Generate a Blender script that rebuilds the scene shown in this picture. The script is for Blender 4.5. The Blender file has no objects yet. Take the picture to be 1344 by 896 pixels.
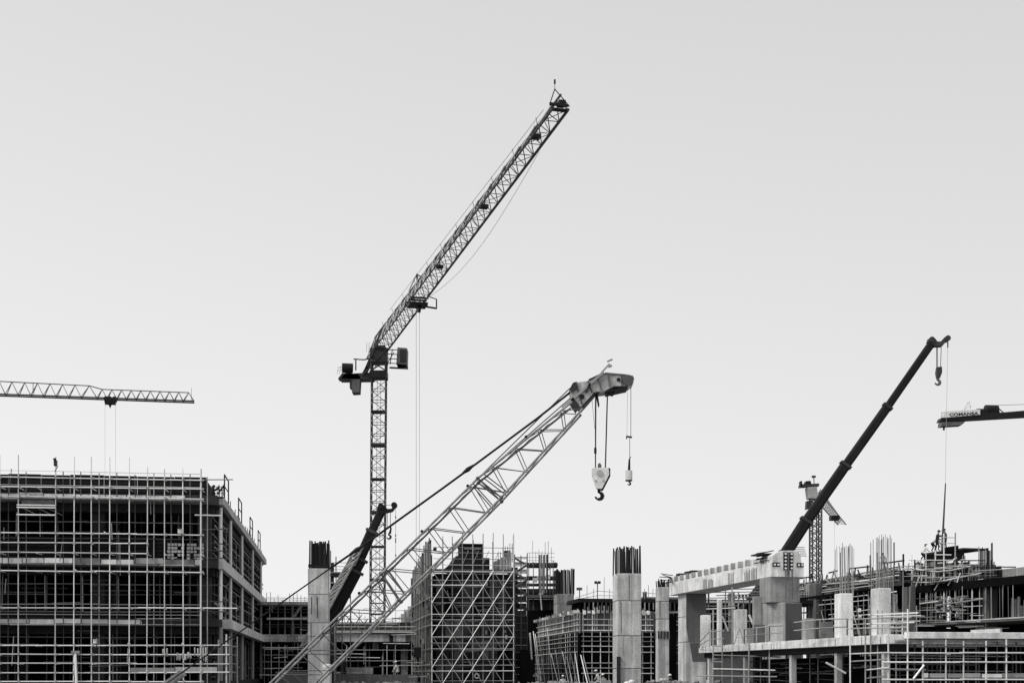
import bpy, bmesh, math, random
from mathutils import Vector, Matrix, Euler
R = random.Random(7)
sc = bpy.context.scene
COL = sc.collection
FPX, CX, HY, CH = 1867.0, 672.0, 884.0, 3.4      # focal length in px, principal column, horizon row, camera height


def C(px, py, D):
    return Vector(((px - CX) / FPX * D, D, CH + (HY - py) / FPX * D))


def ZY(py, D):
    return CH + (HY - py) / FPX * D


# ------------------------------------------------------------------ materials
def nd(t, typ, **k):
    n = t.nodes.new(typ)
    for a, b in k.items():
        setattr(n, a, b)
    return n


def make_mat(name, col, rough=0.6, metal=0.0, scale=3.0, amt=0.35, rnd=0.25, streak=0.0, fine=0.0, bump=0.0, bscale=30.0, mortar=None, spec=0.14):
    m = bpy.data.materials.new(name)
    m.use_nodes = True
    t = m.node_tree
    b = t.nodes['Principled BSDF']
    b.inputs['Roughness'].default_value = rough
    b.inputs['Metallic'].default_value = metal
    b.inputs['Specular IOR Level'].default_value = spec
    tc = nd(t, 'ShaderNodeTexCoord')
    info = nd(t, 'ShaderNodeObjectInfo')

    def math_(op, a, c):
        n = nd(t, 'ShaderNodeMath', operation=op)
        for i, v in enumerate((a, c)):
            if isinstance(v, (int, float)):
                n.inputs[i].default_value = v
            else:
                t.links.new(v, n.inputs[i])
        return n.outputs[0]

    def noise(sc_, vec, det=4):
        mp = nd(t, 'ShaderNodeMapping')
        mp.inputs['Scale'].default_value = vec
        t.links.new(tc.outputs['Object'], mp.inputs['Vector'])
        n = nd(t, 'ShaderNodeTexNoise', noise_dimensions='4D')
        n.inputs['Scale'].default_value = sc_
        n.inputs['Detail'].default_value = det
        t.links.new(mp.outputs[0], n.inputs['Vector'])
        t.links.new(math_('MULTIPLY', info.outputs['Random'], 37.0), n.inputs['W'])
        return n.outputs['Fac']
    f = noise(scale, (1, 1, 1))
    # factor = 1 + amt*(2n-1)*1.6 + ...
    val = math_('ADD', 1.0 - amt * 1.6, math_('MULTIPLY', f, 3.2 * amt))
    if streak:
        s = noise(1.0, (3.2, 3.2, 0.16), 5)
        val = math_('MULTIPLY', val, math_('ADD', 1.0 - streak * 1.6, math_('MULTIPLY', s, 3.2 * streak)))
    if fine:
        s = noise(14.0, (1, 1, 1), 6)
        val = math_('MULTIPLY', val, math_('ADD', 1.0 - fine * 1.6, math_('MULTIPLY', s, 3.2 * fine)))
    if mortar:
        # board / panel joints every (mortar) metres in height
        w = nd(t, 'ShaderNodeTexWave', wave_type='BANDS', bands_direction='Z', wave_profile='SIN')
        w.inputs['Scale'].default_value = 0.314 / mortar
        w.inputs['Distortion'].default_value = 0.4
        t.links.new(tc.outputs['Object'], w.inputs['Vector'])
        val = math_('MULTIPLY', val, math_('ADD', 0.35, math_('MULTIPLY', w.outputs['Fac'], 1.2)))
    if rnd:
        val = math_('MULTIPLY', val, math_('ADD', 1.0 - rnd, math_('MULTIPLY', info.outputs['Random'], 2 * rnd)))
    val = math_('MAXIMUM', math_('MULTIPLY', val, col), 0.004)
    comb = nd(t, 'ShaderNodeCombineColor')
    for i in range(3):
        t.links.new(val, comb.inputs[i])
    t.links.new(comb.outputs[0], b.inputs['Base Color'])
    if bump:
        bn = noise(bscale, (1, 1, 1), 6)
        bp = nd(t, 'ShaderNodeBump')
        bp.inputs['Strength'].default_value = bump
        bp.inputs['Distance'].default_value = 0.02
        t.links.new(bn, bp.inputs['Height'])
        t.links.new(bp.outputs[0], b.inputs['Normal'])
    return m


M = {}
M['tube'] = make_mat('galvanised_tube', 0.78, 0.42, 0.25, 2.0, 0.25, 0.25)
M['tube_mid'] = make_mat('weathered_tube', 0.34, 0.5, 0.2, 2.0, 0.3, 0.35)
M['tube_dim'] = make_mat('dim_tube', 0.10, 0.7, 0.0, 2.0, 0.3, 0.45)  # darkest tube tone, mostly on inner rows
M['rebar'] = make_mat('reinforcing_steel', 0.022, 0.75, 0.0, 2.0, 0.4, 0.5)
M['rebar_pale'] = make_mat('pale_reinforcing_steel', 0.26, 0.7, 0.0, 2.0, 0.3, 0.4)
M['concrete'] = make_mat('bare_concrete', 0.50, 0.85, 0, 0.8, 0.44, 0.16, 0.46, 0.34, 0.5)
M['concrete_lite'] = make_mat('pale_concrete', 0.68, 0.85, 0, 0.9, 0.34, 0.06, 0.36, 0.3, 0.45)
M['concrete_mid'] = make_mat('grey_concrete', 0.29, 0.85, 0, 0.8, 0.44, 0.18, 0.46, 0.34, 0.5)
M['concrete_dark'] = make_mat('dark_concrete', 0.13, 0.9, 0, 0.7, 0.28, 0.15, 0.28, 0.1, 0.35)  # dark tone; also carries the painted shade on the pier faces
M['joint'] = make_mat('joint_line', 0.16, 0.9, 0, 3, 0.3, 0.0)
M['void'] = make_mat('dark_boards_and_shade', 0.007, 0.95, 0, 1.0, 0.4, 0.2, spec=0.05)  # near-black: deep shade of open interiors put into the colour
M['form'] = make_mat('formwork_ply', 0.026, 0.8, 0, 1.2, 0.45, 0.35, 0.15, 0.15, 0.2)
M['form_band'] = make_mat('formwork_boards', 0.011, 0.8, 0, 1.2, 0.45, 0.35, 0.0, 0.2, 0.2, mortar=0.28)
M['form_grey'] = make_mat('formwork_panel_grey', 0.14, 0.8, 0, 1.6, 0.5, 0.45, 0.25, 0.2, 0.2)
M['board'] = make_mat('scaffold_board', 0.78, 0.8, 0, 1.5, 0.3, 0.35, 0.0, 0.2, 0.2)
M['board_dim'] = make_mat('dirty_scaffold_board', 0.34, 0.8, 0, 1.5, 0.35, 0.5, 0.0, 0.2, 0.2)
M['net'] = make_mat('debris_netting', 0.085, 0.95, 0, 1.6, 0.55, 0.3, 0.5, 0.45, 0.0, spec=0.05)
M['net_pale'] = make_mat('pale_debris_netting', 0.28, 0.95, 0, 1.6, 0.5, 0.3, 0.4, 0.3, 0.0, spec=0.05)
M['steel'] = make_mat('dark_crane_steel', 0.05, 0.5, 0.0, 1.5, 0.3, 0.15)
M['steel_mid'] = make_mat('grey_crane_steel', 0.13, 0.5, 0.0, 1.5, 0.3, 0.15)
M['steel_pale'] = make_mat('pale_crane_steel', 0.40, 0.5, 0.0, 1.5, 0.3, 0.2)
M['boom'] = make_mat('lattice_boom_steel', 0.24, 0.45, 0.1, 2.2, 0.5, 0.2, 0.0, 0.3)
M['paint_white'] = make_mat('white_paint_worn', 0.72, 0.5, 0, 2.5, 0.22, 0.05, 0.0, 0.3)
M['paint_patch'] = make_mat('worn_light_paint', 0.44, 0.5, 0, 1.6, 0.62, 0.05, 0.4, 0.4)
M['black'] = make_mat('black_steel', 0.018, 0.5, 0, 2, 0.3, 0.1)
M['rope'] = make_mat('wire_rope', 0.07, 0.6, 0, 2, 0.2, 0.1)
M['rope_pale'] = make_mat('pale_wire_rope', 0.42, 0.6, 0, 2, 0.2, 0.1)
M['boom_dark'] = make_mat('dark_boom_paint', 0.013, 0.55, 0, 1.0, 0.4, 0.15)
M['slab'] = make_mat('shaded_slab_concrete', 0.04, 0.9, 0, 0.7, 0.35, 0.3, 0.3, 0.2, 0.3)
M['glass'] = make_mat('cab_glass', 0.02, 0.12, 0, 2, 0.2, 0.0, spec=0.5)
M['ground'] = make_mat('site_ground', 0.12, 0.95, 0, 0.08, 0.3, 0.0, 0.0, 0.3, 0.3)
M['far'] = make_mat('far_concrete', 0.36, 0.9, 0, 0.5, 0.15, 0.1, 0.1)
M['cloth_pale'] = make_mat('pale_cloth', 0.6, 0.9, 0, 4, 0.25, 0.25)
M['cloth_dark'] = make_mat('dark_cloth', 0.03, 0.9, 0, 4, 0.3, 0.3)
M['vest'] = make_mat('work_vest', 0.42, 0.8, 0, 6, 0.3, 0.3)
M['skin'] = make_mat('skin', 0.18, 0.6, 0, 8, 0.1, 0.1)
M['hat'] = make_mat('hard_hat_white', 0.8, 0.35, 0, 4, 0.05, 0.05)
M['hat_dark'] = make_mat('hard_hat_dark', 0.03, 0.35, 0, 4, 0.05, 0.05)
M['letter'] = make_mat('dark_lettering', 0.03, 0.6, 0, 2, 0.05, 0.0)
M['timber'] = make_mat('sawn_timber', 0.3, 0.85, 0, 2, 0.35, 0.35)
M['rubber'] = make_mat('tyre_rubber', 0.02, 0.85, 0, 2, 0.2, 0.0)

# ------------------------------------------------------------------ object helpers
WM = {}


def thing(name, loc, label, cat, group=None, rz=0.0, kind=None):
    o = bpy.data.objects.new(name, None)
    o.empty_display_size = 0.5
    o.location = loc
    o.rotation_euler = (0, 0, rz)
    COL.objects.link(o)
    tag(o, label, cat, group, kind)
    WM[o] = Matrix.Translation(Vector(loc)) @ Matrix.Rotation(rz, 4, 'Z')
    return o


def tag(o, label=None, cat=None, group=None, kind=None):
    for k, v in (('label', label), ('category', cat), ('group', group), ('kind', kind)):
        if v:
            o[k] = v
    return o


def wm(o):
    return WM[o] if o is not None else Matrix.Identity(4)


class MB:
    """collects world-space geometry, then links it as one mesh object"""

    def __init__(s):
        s.v, s.f = [], []

    def box8(s, p):
        b = len(s.v)
        s.v += [Vector(q) for q in p]
        s.f += [tuple(b + i for i in q) for q in ((3, 2, 1, 0), (4, 5, 6, 7), (0, 1, 5, 4), (1, 2, 6, 5), (2, 3, 7, 6), (3, 0, 4, 7))]
        return s

    def box(s, x0, x1, y0, y1, z0, z1, F=None):
        F = F or (lambda a, b, c: Vector((a, b, c)))
        return s.box8([F(x0, y0, z0), F(x1, y0, z0), F(x1, y1, z0), F(x0, y1, z0), F(x0, y0, z1), F(x1, y0, z1), F(x1, y1, z1), F(x0, y1, z1)])

    def tube(s, p0, p1, r, n=6, r1=None):
        p0, p1 = Vector(p0), Vector(p1)
        d = p1 - p0
        if d.length < 1e-6:
            return s
        q = d.to_track_quat('Z', 'Y')
        r1 = r if r1 is None else r1
        b = len(s.v)
        for i in range(n):
            a = 2 * math.pi * (i + 0.5) / n
            e = Vector((math.cos(a), math.sin(a), 0))
            s.v.append(p0 + q @ (e * r))
            s.v.append(p1 + q @ (e * r1))
        for i in range(n):
            j = (i + 1) % n
            s.f.append((b + 2 * i, b + 2 * j, b + 2 * j + 1, b + 2 * i + 1))
        s.f.append(tuple(b + 2 * i for i in reversed(range(n))))
        s.f.append(tuple(b + 2 * i + 1 for i in range(n)))
        return s

    def path(s, pts, r, n=6):
        for a, b in zip(pts, pts[1:]):
            s.tube(a, b, r, n)
        return s

    def bar(s, p0, p1, w, h, up=(0, 0, 1)):
        """square bar from p0 to p1: w wide, h along up"""
        p0, p1 = Vector(p0), Vector(p1)
        d = (p1 - p0).normalized()
        sd = d.cross(Vector(up))
        if sd.length < 1e-4:
            sd = d.cross(Vector((0, 1, 0)))
        sd.normalize()
        u = sd.cross(d).normalized()
        a, b = sd * w / 2, u * h / 2
        return s.box8([p0 - a - b, p0 + a - b, p0 + a + b, p0 - a + b, p1 - a - b, p1 + a - b, p1 + a + b, p1 - a + b])

    def prism(s, pts, vec):
        b, n = len(s.v), len(pts)
        vec = Vector(vec)
        s.v += [Vector(p) for p in pts] + [Vector(p) + vec for p in pts]
        s.f.append(tuple(b + i for i in range(n)))
        s.f.append(tuple(b + n + i for i in reversed(range(n))))
        for i in range(n):
            j = (i + 1) % n
            s.f.append((b + j, b + i, b + n + i, b + n + j))
        return s

    def disc(s, c, axis, r, th, n=14):
        a = Vector(axis).normalized() * th / 2
        return s.tube(Vector(c) - a, Vector(c) + a, r, n)

    def ball(s, c, r, n=8, m=6, sz=1.0):
        b = len(s.v)
        c = Vector(c)
        for i in range(m + 1):
            t = math.pi * i / m
            for j in range(n):
                a = 2 * math.pi * j / n
                s.v.append(c + Vector((r * math.sin(t) * math.cos(a), r * math.sin(t) * math.sin(a), sz * r * math.cos(t))))
        for i in range(m):
            for j in range(n):
                k = (j + 1) % n
                s.f.append((b + i * n + j, b + (i + 1) * n + j, b + (i + 1) * n + k, b + i * n + k))
        return s

    def build(s, name, mat, parent=None, smooth=False, bevel=0.0):
        inv = wm(parent).inverted()
        me = bpy.data.meshes.new(name)
        me.from_pydata([tuple(inv @ v) for v in s.v], [], s.f)
        bm = bmesh.new()
        bm.from_mesh(me)
        bmesh.ops.recalc_face_normals(bm, faces=bm.faces)
        bm.to_mesh(me)
        bm.free()
        me.materials.append(M[mat])
        if smooth:
            for p in me.polygons:
                p.use_smooth = True
        o = bpy.data.objects.new(name, me)
        COL.objects.link(o)
        if parent is not None:
            o.parent = parent
        WM[o] = wm(parent)
        if bevel:
            b = o.modifiers.new('edge', 'BEVEL')
            b.width = bevel
            b.segments = 2
            b.limit_method = 'ANGLE'
        return o


UNIT = {}


def unit_mesh(kind, mat):
    k = (kind, mat)
    if k not in UNIT:
        b = MB()
        if kind == 'rod':
            b.tube((0, 0, 0), (0, 0, 1), 1, 8)
        else:
            b.box(-.5, .5, -.5, .5, 0, 1)
        o = b.build('unit', mat)
        me = o.data
        me.name = kind + '_' + mat
        bpy.data.objects.remove(o)
        UNIT[k] = me
    return UNIT[k]


def rod(name, p0, p1, r, mat, parent, kind='rod', w=None):
    """a tube (or square bar) that is an object of its own, sharing one unit mesh"""
    p0, p1 = Vector(p0), Vector(p1)
    d = p1 - p0
    o = bpy.data.objects.new(name, unit_mesh(kind, mat))
    COL.objects.link(o)
    m = Matrix.Translation(p0) @ d.to_track_quat('Z', 'Y').to_matrix().to_4x4() @ Matrix.Diagonal((r, w or r, d.length, 1))
    if parent is not None:
        o.parent = parent
        m = wm(parent).inverted() @ m
    o.matrix_basis = m
    WM[o] = wm(parent)
    return o


def frame(o, phi):
    c, s_ = math.cos(phi), math.sin(phi)
    return lambda u, v, z: Vector((o[0] + c * u - s_ * v, o[1] + s_ * u + c * v, z))


def J(a):
    return R.uniform(-a, a)


def lattice4(mb, p0, p1, side, up, w0, h0, w1, h1, n, rc, rb, faces=(1, 1, 1, 1), cross=False, ends=True):
    """four-chord lattice between p0 and p1"""
    p0, p1, side, up = Vector(p0), Vector(p1), Vector(side).normalized(), Vector(up).normalized()

    def cor(t):
        p = p0.lerp(p1, t)
        w, h = (w0 + (w1 - w0) * t) / 2, (h0 + (h1 - h0) * t) / 2
        return [p - side * w - up * h, p + side * w - up * h, p + side * w + up * h, p - side * w + up * h]
    rows = [cor(i / n) for i in range(n + 1)]
    for k in range(4):
        mb.tube(rows[0][k], rows[-1][k], rc, 6)
    for i in range(n):
        a, b = rows[i], rows[i + 1]
        for k in range(4):
            if not faces[k]:
                continue
            j = (k + 1) % 4
            if (i + k) % 2 or cross:
                mb.tube(a[k], b[j], rb, 5)
            if not (i + k) % 2 or cross:
                mb.tube(a[j], b[k], rb, 5)
    if ends:
        for i in (0, n):
            for k in range(4):
                mb.tube(rows[i][k], rows[i][(k + 1) % 4], rb, 5)
    return rows


# ------------------------------------------------------------------ camera, sky, sun
cam = bpy.data.cameras.new('camera')
co = bpy.data.objects.new('camera', cam)
COL.objects.link(co)
co.location = (0, 0, CH)
co.rotation_euler = (math.pi / 2, 0, 0)
cam.sensor_fit = 'HORIZONTAL'
cam.sensor_width = 36.0
cam.lens = FPX / 1344 * 36
cam.shift_y = (HY - 448) / 1344
cam.clip_start, cam.clip_end = 0.5, 9000
sc.camera = co

w = bpy.data.worlds.new('World')
sc.world = w
w.use_nodes = True
t = w.node_tree
bg = t.nodes['Background']
SUN_EL, SUN_AZ = math.radians(48), math.radians(-118)      # azimuth from +Y (north), clockwise
sky = nd(t, 'ShaderNodeTexSky', sky_type='NISHITA')
sky.sun_disc = False
sky.sun_elevation = SUN_EL
sky.sun_rotation = SUN_AZ
sky.air_density = 1.0
sky.dust_density = 3.0
bw = nd(t, 'ShaderNodeRGBToBW')
t.links.new(sky.outputs[0], bw.inputs[0])
# thin even overcast veil over the clear-sky gradient, grey as the photograph
mx = nd(t, 'ShaderNodeMix', data_type='FLOAT')
mx.inputs[0].default_value = 0.86
t.links.new(bw.outputs[0], mx.inputs[2])
tcw = nd(t, 'ShaderNodeTexCoord')
sep = nd(t, 'ShaderNodeSeparateXYZ')
t.links.new(tcw.outputs['Generated'], sep.inputs[0])
ramp = nd(t, 'ShaderNodeMapRange')
ramp.inputs[1].default_value, ramp.inputs[2].default_value = 0.0, 0.46
ramp.inputs[3].default_value, ramp.inputs[4].default_value = 8.3, 6.3
t.links.new(sep.outputs[2], ramp.inputs[0])
t.links.new(ramp.outputs[0], mx.inputs[3])
# the overcast is a little brighter on the sun's side
sidem = nd(t, 'ShaderNodeMath', operation='MULTIPLY_ADD')
sidem.inputs[1].default_value, sidem.inputs[2].default_value = -0.11, 1.03
t.links.new(sep.outputs[0], sidem.inputs[0])
prod = nd(t, 'ShaderNodeMath', operation='MULTIPLY')
t.links.new(mx.outputs[0], prod.inputs[0])
t.links.new(sidem.outputs[0], prod.inputs[1])
t.links.new(prod.outputs[0], bg.inputs['Color'])
bg.inputs['Strength'].default_value = 0.082

sun = bpy.data.lights.new('sun', 'SUN')
sun.energy = 1.5
sun.angle = math.radians(12)
sun.color = (1, 0.985, 0.96)
so = bpy.data.objects.new('sun', sun)
COL.objects.link(so)
sd = Vector((math.sin(SUN_AZ) * math.cos(SUN_EL), math.cos(SUN_AZ) * math.cos(SUN_EL), math.sin(SUN_EL)))
so.rotation_euler = sd.to_track_quat('Z', 'Y').to_euler()
so.location = (-40, -40, 80)
sc.view_settings.view_transform = 'Standard'
sc.view_settings.look = 'None'
sc.view_settings.exposure = 0.5
sc.view_settings.gamma = 1.0

# ------------------------------------------------------------------ ground
g = MB()
g.v = [Vector((-4000, -300, 0)), Vector((4000, -300, 0)), Vector((4000, 6000, 0)), Vector((-4000, 6000, 0))]
g.f = [(0, 1, 2, 3)]
tag(g.build('ground', 'ground'), 'bare levelled earth of the building site', 'ground', kind='structure')

# ================================================================== CRANES
# ---- main flat-top tower crane, jib swung towards the camera
D0 = 160.0
base = C(494.5, HY, D0)
base.z = 0
top = C(497.5, 497, D0)
T = thing('tower_crane', base, 'tallest tower crane, its long lattice jib slanting up across the sky above a slim mast', 'crane')
ztop = top.z
mb, pl = MB(), []
n = int(ztop / 1.24)
hw = 0.79
cs = [(-hw, -hw), (hw, -hw), (hw, hw), (-hw, hw)]


def mp(k, i):
    f = i / n
    c = base.lerp(top, f)
    return Vector((c.x + cs[k][0], c.y + cs[k][1], c.z))


for k in range(4):
    mb.tube(mp(k, 0), mp(k, n), 0.062, 6)
for i in range(n):
    for k in range(4):
        j = (k + 1) % 4
        mb.tube(mp(k, i), mp(j, i), 0.04, 5)
        if (i + k) % 2:
            mb.tube(mp(k, i), mp(j, i + 1), 0.038, 5)
        else:
            mb.tube(mp(j, i), mp(k, i + 1), 0.038, 5)
mast = mb.build('lattice_mast', 'steel', T)
for i in range(2, n, 3):
    c = base.lerp(top, i / n)
    m_ = MB().box(c.x - hw - .05, c.x + hw + .05, c.y - hw - .05, c.y + hw + .05, c.z + .02, c.z + .24 if i % 2 else c.z + .12)
    m_.build('landing_platform', 'steel', mast)
m_ = MB()
for s_ in (-.2, .2):
    m_.tube(base + Vector((s_, 0, 0)), top + Vector((s_, 0, 0)), .03, 4)
m_.build('ladder', 'steel_mid', mast)
MB().box(base.x - 3, base.x + 3, base.y - 3, base.y + 3, 0.02, 1.2).build('ballast_base', 'concrete_mid', T)
# slewing unit
px = lambda x, y: C(x, y, D0)
k_ = D0 / FPX
MB().box(top.x - .95, top.x + .95, top.y - .95, top.y + .95, ZY(497, D0), ZY(488, D0)).build('slewing_ring', 'black', T)
sl = MB()
for a in (-.8, .8):
    for b in (-.8, .8):
        sl.tube((top.x + a, top.y + b, ZY(488, D0)), (top.x + a, top.y + b, ZY(476, D0)), .12)
    sl.tube((top.x + a, top.y - .8, ZY(488, D0)), (top.x - a, top.y - .8, ZY(476, D0)), .07)
sl.box(top.x - .95, top.x + .95, top.y - 1, top.y + 1, ZY(477, D0), ZY(459, D0))
sl.box(top.x - .5, top.x + .8, top.y - 1.2, top.y + 1, ZY(459, D0), ZY(456, D0))
sl.build('slewing_tower', 'steel', T)
# cab beside the mast
cab = MB().prism([px(520, 477.5), px(534, 478.5), px(534.5, 456.5), px(521.5, 455.5)], (0, 1.8, 0)).build('operator_cab', 'steel_mid', T, bevel=.06)
MB().box8([px(525, 475) + Vector((0, -.03, 0)), px(533, 475.5) + Vector((0, -.03, 0)), px(533, 475.5), px(525, 475), px(525, 459) + Vector((0, -.03, 0)), px(533.3, 459) + Vector((0, -.03, 0)), px(533.3, 459), px(525, 459)]).build('cab_window', 'glass', cab)
MB().box8([px(511, 483.5), px(531, 484.5), px(533.5, 479.8) + Vector((0, 2, 0)), px(511, 478) + Vector((0, 2, 0)), px(511, 481.5), px(531, 482.5), px(534.5, 477.8) + Vector((0, 2, 0)), px(511, 476) + Vector((0, 2, 0))]).build('cab_platform', 'black', T)
m_ = MB()
for y in (459, 464, 470, 476):
    m_.tube(px(505, y), px(521, y + (1 if y > 460 else 0)), .05)
m_.tube(px(515, 458), px(512, 478), .05)
m_.tube(px(517, 462), px(509, 476), .05)
m_.build('cab_bracket', 'steel', T)
# jib geometry: horizontal line from the mast towards the camera
heel_t, tip = C(497, 462, D0), None
Zj = heel_t.z
Dt = (Zj - CH) * FPX / (HY - 143)
tip = Vector(((736 - CX) / FPX * Dt, Dt, Zj))
heel = Vector((top.x, D0, Zj))
jd = (tip - heel).normalized()
js = jd.cross(Vector((0, 0, 1))).normalized()
if js.x < 0:
    js = -js
JL = (tip - heel).length
back = heel - jd * 11.5


def jp(s, side, h):
    return heel + jd * s + js * side + Vector((0, 0, h))


def jh(s):
    return 2.3 - 1.4 * max(0, s) / JL


def jw(s):
    return 0.82 - 0.32 * max(0, s) / JL


nj = 36
s0 = -4.0
ch, br, hand = MB(), MB(), MB()
ss = [s0 + (JL - s0) * i / nj for i in range(nj + 1)]
ch.tube(jp(s0, jw(0), 0), jp(JL, jw(JL), 0), .10, 6)
ch.tube(jp(s0, -jw(0), 0), jp(JL, -jw(JL), 0), .07, 6)
for i in range(nj):
    a, b = ss[i], ss[i + 1]
    mid = (a + b) / 2
    t0, t1 = jp(mid, 0, jh(mid)), jp(mid + (b - a), 0, jh(mid + b - a)) if i < nj - 1 else jp(JL, 0, jh(JL))
    hand.tube(t0, t1, .075, 6)
    for sg in (-1, 1):
        br.tube(jp(a, sg * jw(a), 0), t0, .036, 5)
        br.tube(jp(b, sg * jw(b), 0), t0, .036, 5)
    br.tube(jp(a, -jw(a), 0), jp(a, jw(a), 0), .03, 5)
    if i % 2:
        br.tube(jp(a, -jw(a), 0), jp(b, jw(b), 0), .026, 5)
    else:
        br.tube(jp(a, jw(a), 0), jp(b, -jw(b), 0), .026, 5)
br.build('jib_lattice', 'steel', T)
ch.build('jib_lower_chord', 'steel', T)
hand.build('jib_upper_chord', 'steel_mid', T)
m_ = MB()
for i in range(2, nj - 1):
    a = (ss[i] + ss[i + 1]) / 2
    if i % 3 == 0:
        rod('jib_rail_post', jp(a, -.1, jh(a)), jp(a, -.2, jh(a) + .4), .02, 'steel', T)
    if i > 3 and i % 2 == 0:
        b = a + (ss[1] - ss[0]) * .8
        rod('pale_brace', jp(a, -jw(a) - .06, .15), jp(b, -.12, jh(b)), .055, 'paint_white', T)
rod('jib_rail', jp(9, -.35, jh(9) + .35), jp(JL - 3, -.3, jh(JL) + .15), .02, 'steel_pale', T)
for s_ in (33, 50, 65):
    MB().box8([jp(s_, -.3, .25), jp(s_, .3, .25), jp(s_ + .6, .3, .25), jp(s_ + .6, -.3, .25), jp(s_, -.3, .5), jp(s_, .3, .5), jp(s_ + .6, .3, .5), jp(s_ + .6, -.3, .5)]).build('jib_pulley', 'black', T)
# jib tip
tp = MB()
tp.bar(jp(JL - .4, -.55, .08), jp(JL - .4, .5, .08), .22, .16)
tp.bar(jp(JL, -.75, .25), jp(JL, .5, .25), .14, .16)
tp.box8([jp(JL - .6, -.1, .3), jp(JL - .6, .35, .3), jp(JL, .35, .3), jp(JL, -.1, .3), jp(JL - .6, -.1, .6), jp(JL - .6, .35, .6), jp(JL, .35, .6), jp(JL, -.1, .6)])
tp.build('jib_tip_frame', 'black', T)
pk = jp(JL, -.4, 1.22)
m_ = MB().tube(jp(JL - 1.6, -.25, .95), pk, .035, 5).tube(jp(JL, .6, .2), pk, .035, 5).tube(pk, pk + Vector((0, 0, .55)), .02, 5)
m_.box(pk.x - .06, pk.x + .06, pk.y - .06, pk.y + .06, pk.z + .35, pk.z + .6)
m_.build('warning_light_mast', 'steel', T)
# trolley and ropes
st = 22.2
tr = MB()
tr.box8([jp(st - .8, -.8, -.42), jp(st - .8, 1.0, -.42), jp(st + .8, 1.0, -.42), jp(st + .8, -.8, -.42), jp(st - .8, -.8, -.15), jp(st - .8, 1.0, -.15), jp(st + .8, 1.0, -.15), jp(st + .8, -.8, -.15)])
for q in (-1.4, -.5, .6, 1.5):
    tr.bar(jp(st + q, -.9, .05), jp(st + q, .9, .05), .16, .16)
tr.tube(jp(st - .3, 1.1, -.3), jp(st + .5, 1.9, -.6), .09).tube(jp(st + .5, 1.9, -.6), jp(st + .5, 1.9, .3), .07).tube(jp(st + .5, 1.9, .3), jp(st + .5, 1.1, .5), .05)
tr.disc(jp(st, .3, -.6), js, .4, .2)
trolley = tr.build('trolley', 'black', T)
m_ = MB()
m_.tube(jp(st + .6, 0, jh(st)), jp(st + .8, -.1, jh(st) + .65), .10, 5).tube(jp(st + .8, -.1, jh(st) + .65), jp(st - 3.4, -.1, jh(st) + .1), .05, 5).tube(jp(st + .8, -.1, jh(st) + .65), jp(st + 2.0, .2, jh(st)), .07, 5)
m_.build('jib_stay_bracket', 'steel', T)
for dx in (-.16, .16):
    a = jp(st, .15 + dx, -.6)
    rod('hoist_rope', a, (a.x, a.y, 6.0), .022, 'rope_pale', T)
a = jp(st, .15, -.6)
MB().box(a.x - .4, a.x + .4, a.y - .2, a.y + .2, 5.0, 6.0).tube((a.x, a.y, 5), (a.x, a.y, 4.3), .12).build('hook_block', 'black', T)
pts = []
for i in range(15):
    f = i / 14
    pts.append(jp(st + 2 + (JL - 9 - st) * f, .55, -1.35 * math.sin(math.pi * f) * 1.1 - .2))
MB().path(pts, .018, 4).build('trolley_rope', 'rope_pale', T)
# counter-jib
MB().prism([px(446, 497.5), px(452, 490.5), px(490, 488.5), px(490, 497)], (0, 1.9, 0)).build('counter_jib', 'steel', T)
m_ = MB()
for dy in (0.1, 1.6):
    q = Vector((0, dy, 0))
    m_.tube(px(474, 494) + q, jp(2, (.8 - dy) * .9, 0), .10)
    m_.tube(px(476, 491) + q, jp(3, 0, jh(3)), .08)
    m_.tube(px(481, 490) + q, px(496, 458) + q, .08)
    m_.tube(px(474, 494) + q, px(486, 471) + q, .11)
    m_.tube(px(486, 484) + q, px(496, 470) + q, .06)
m_.build('counter_jib_stay', 'steel', T)
MB().prism([px(443.5, 496.5), px(449, 489.5), px(470, 490.5), px(474, 497.5)], (0, 1.6, 0)).build('winch_deck', 'steel', T)
MB().prism([px(460.5, 497), px(472.5, 496), px(471.5, 514.5), px(462, 515)], (0, 1.6, 0)).build('counterweight', 'concrete_dark', T)
MB().prism([px(458.7, 499), px(461.5, 499), px(461.5, 508), px(459, 509)], (0, 1.2, 0)).build('counterweight', 'steel', T)
MB().disc(px(456, 483), (1, .2, 0), .55, 1.2).box8([px(453, 490), px(461, 490), px(461, 490) + Vector((0, 1, 0)), px(453, 490) + Vector((0, 1, 0)), px(453, 485), px(460, 482), px(460, 482) + Vector((0, 1, 0)), px(453, 485) + Vector((0, 1, 0))]).build('winch', 'black', T)
m_ = MB().tube(px(467, 486), px(467, 472), .08).tube(px(464, 471), px(478, 472), .07).tube(px(478, 472), px(488, 469), .08)
m_.build('floodlight_post', 'steel', T)
m_ = MB()
for i in range(5):
    x = 442.5 + i * 3
    m_.tube(px(x, 491), px(x + 1.5, 481 - i * .6), .025, 4)
m_.tube(px(444, 483), px(456, 478), .025, 4).tube(px(443, 487), px(450, 484), .025, 4)
for x in (481, 484):
    rod('aerial', px(x, 462), px(x + .6, 449), .025, 'steel_pale', T)
m_.build('handrail', 'steel_pale', T)

# ---- far-off jib over the wide building
def flat_crane(T, base, H, ang_pts, mat='steel', hw=.9, mastmat=None):
    m_ = MB()
    lattice4(m_, (base.x, base.y, 0), (base.x, base.y, H), (1, 0, 0), (0, 1, 0), 2 * hw, 2 * hw, 2 * hw, 2 * hw, max(8, int(H / 1.8)), .13, .07)
    return m_.build('lattice_mast', mastmat or mat, T)


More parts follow.
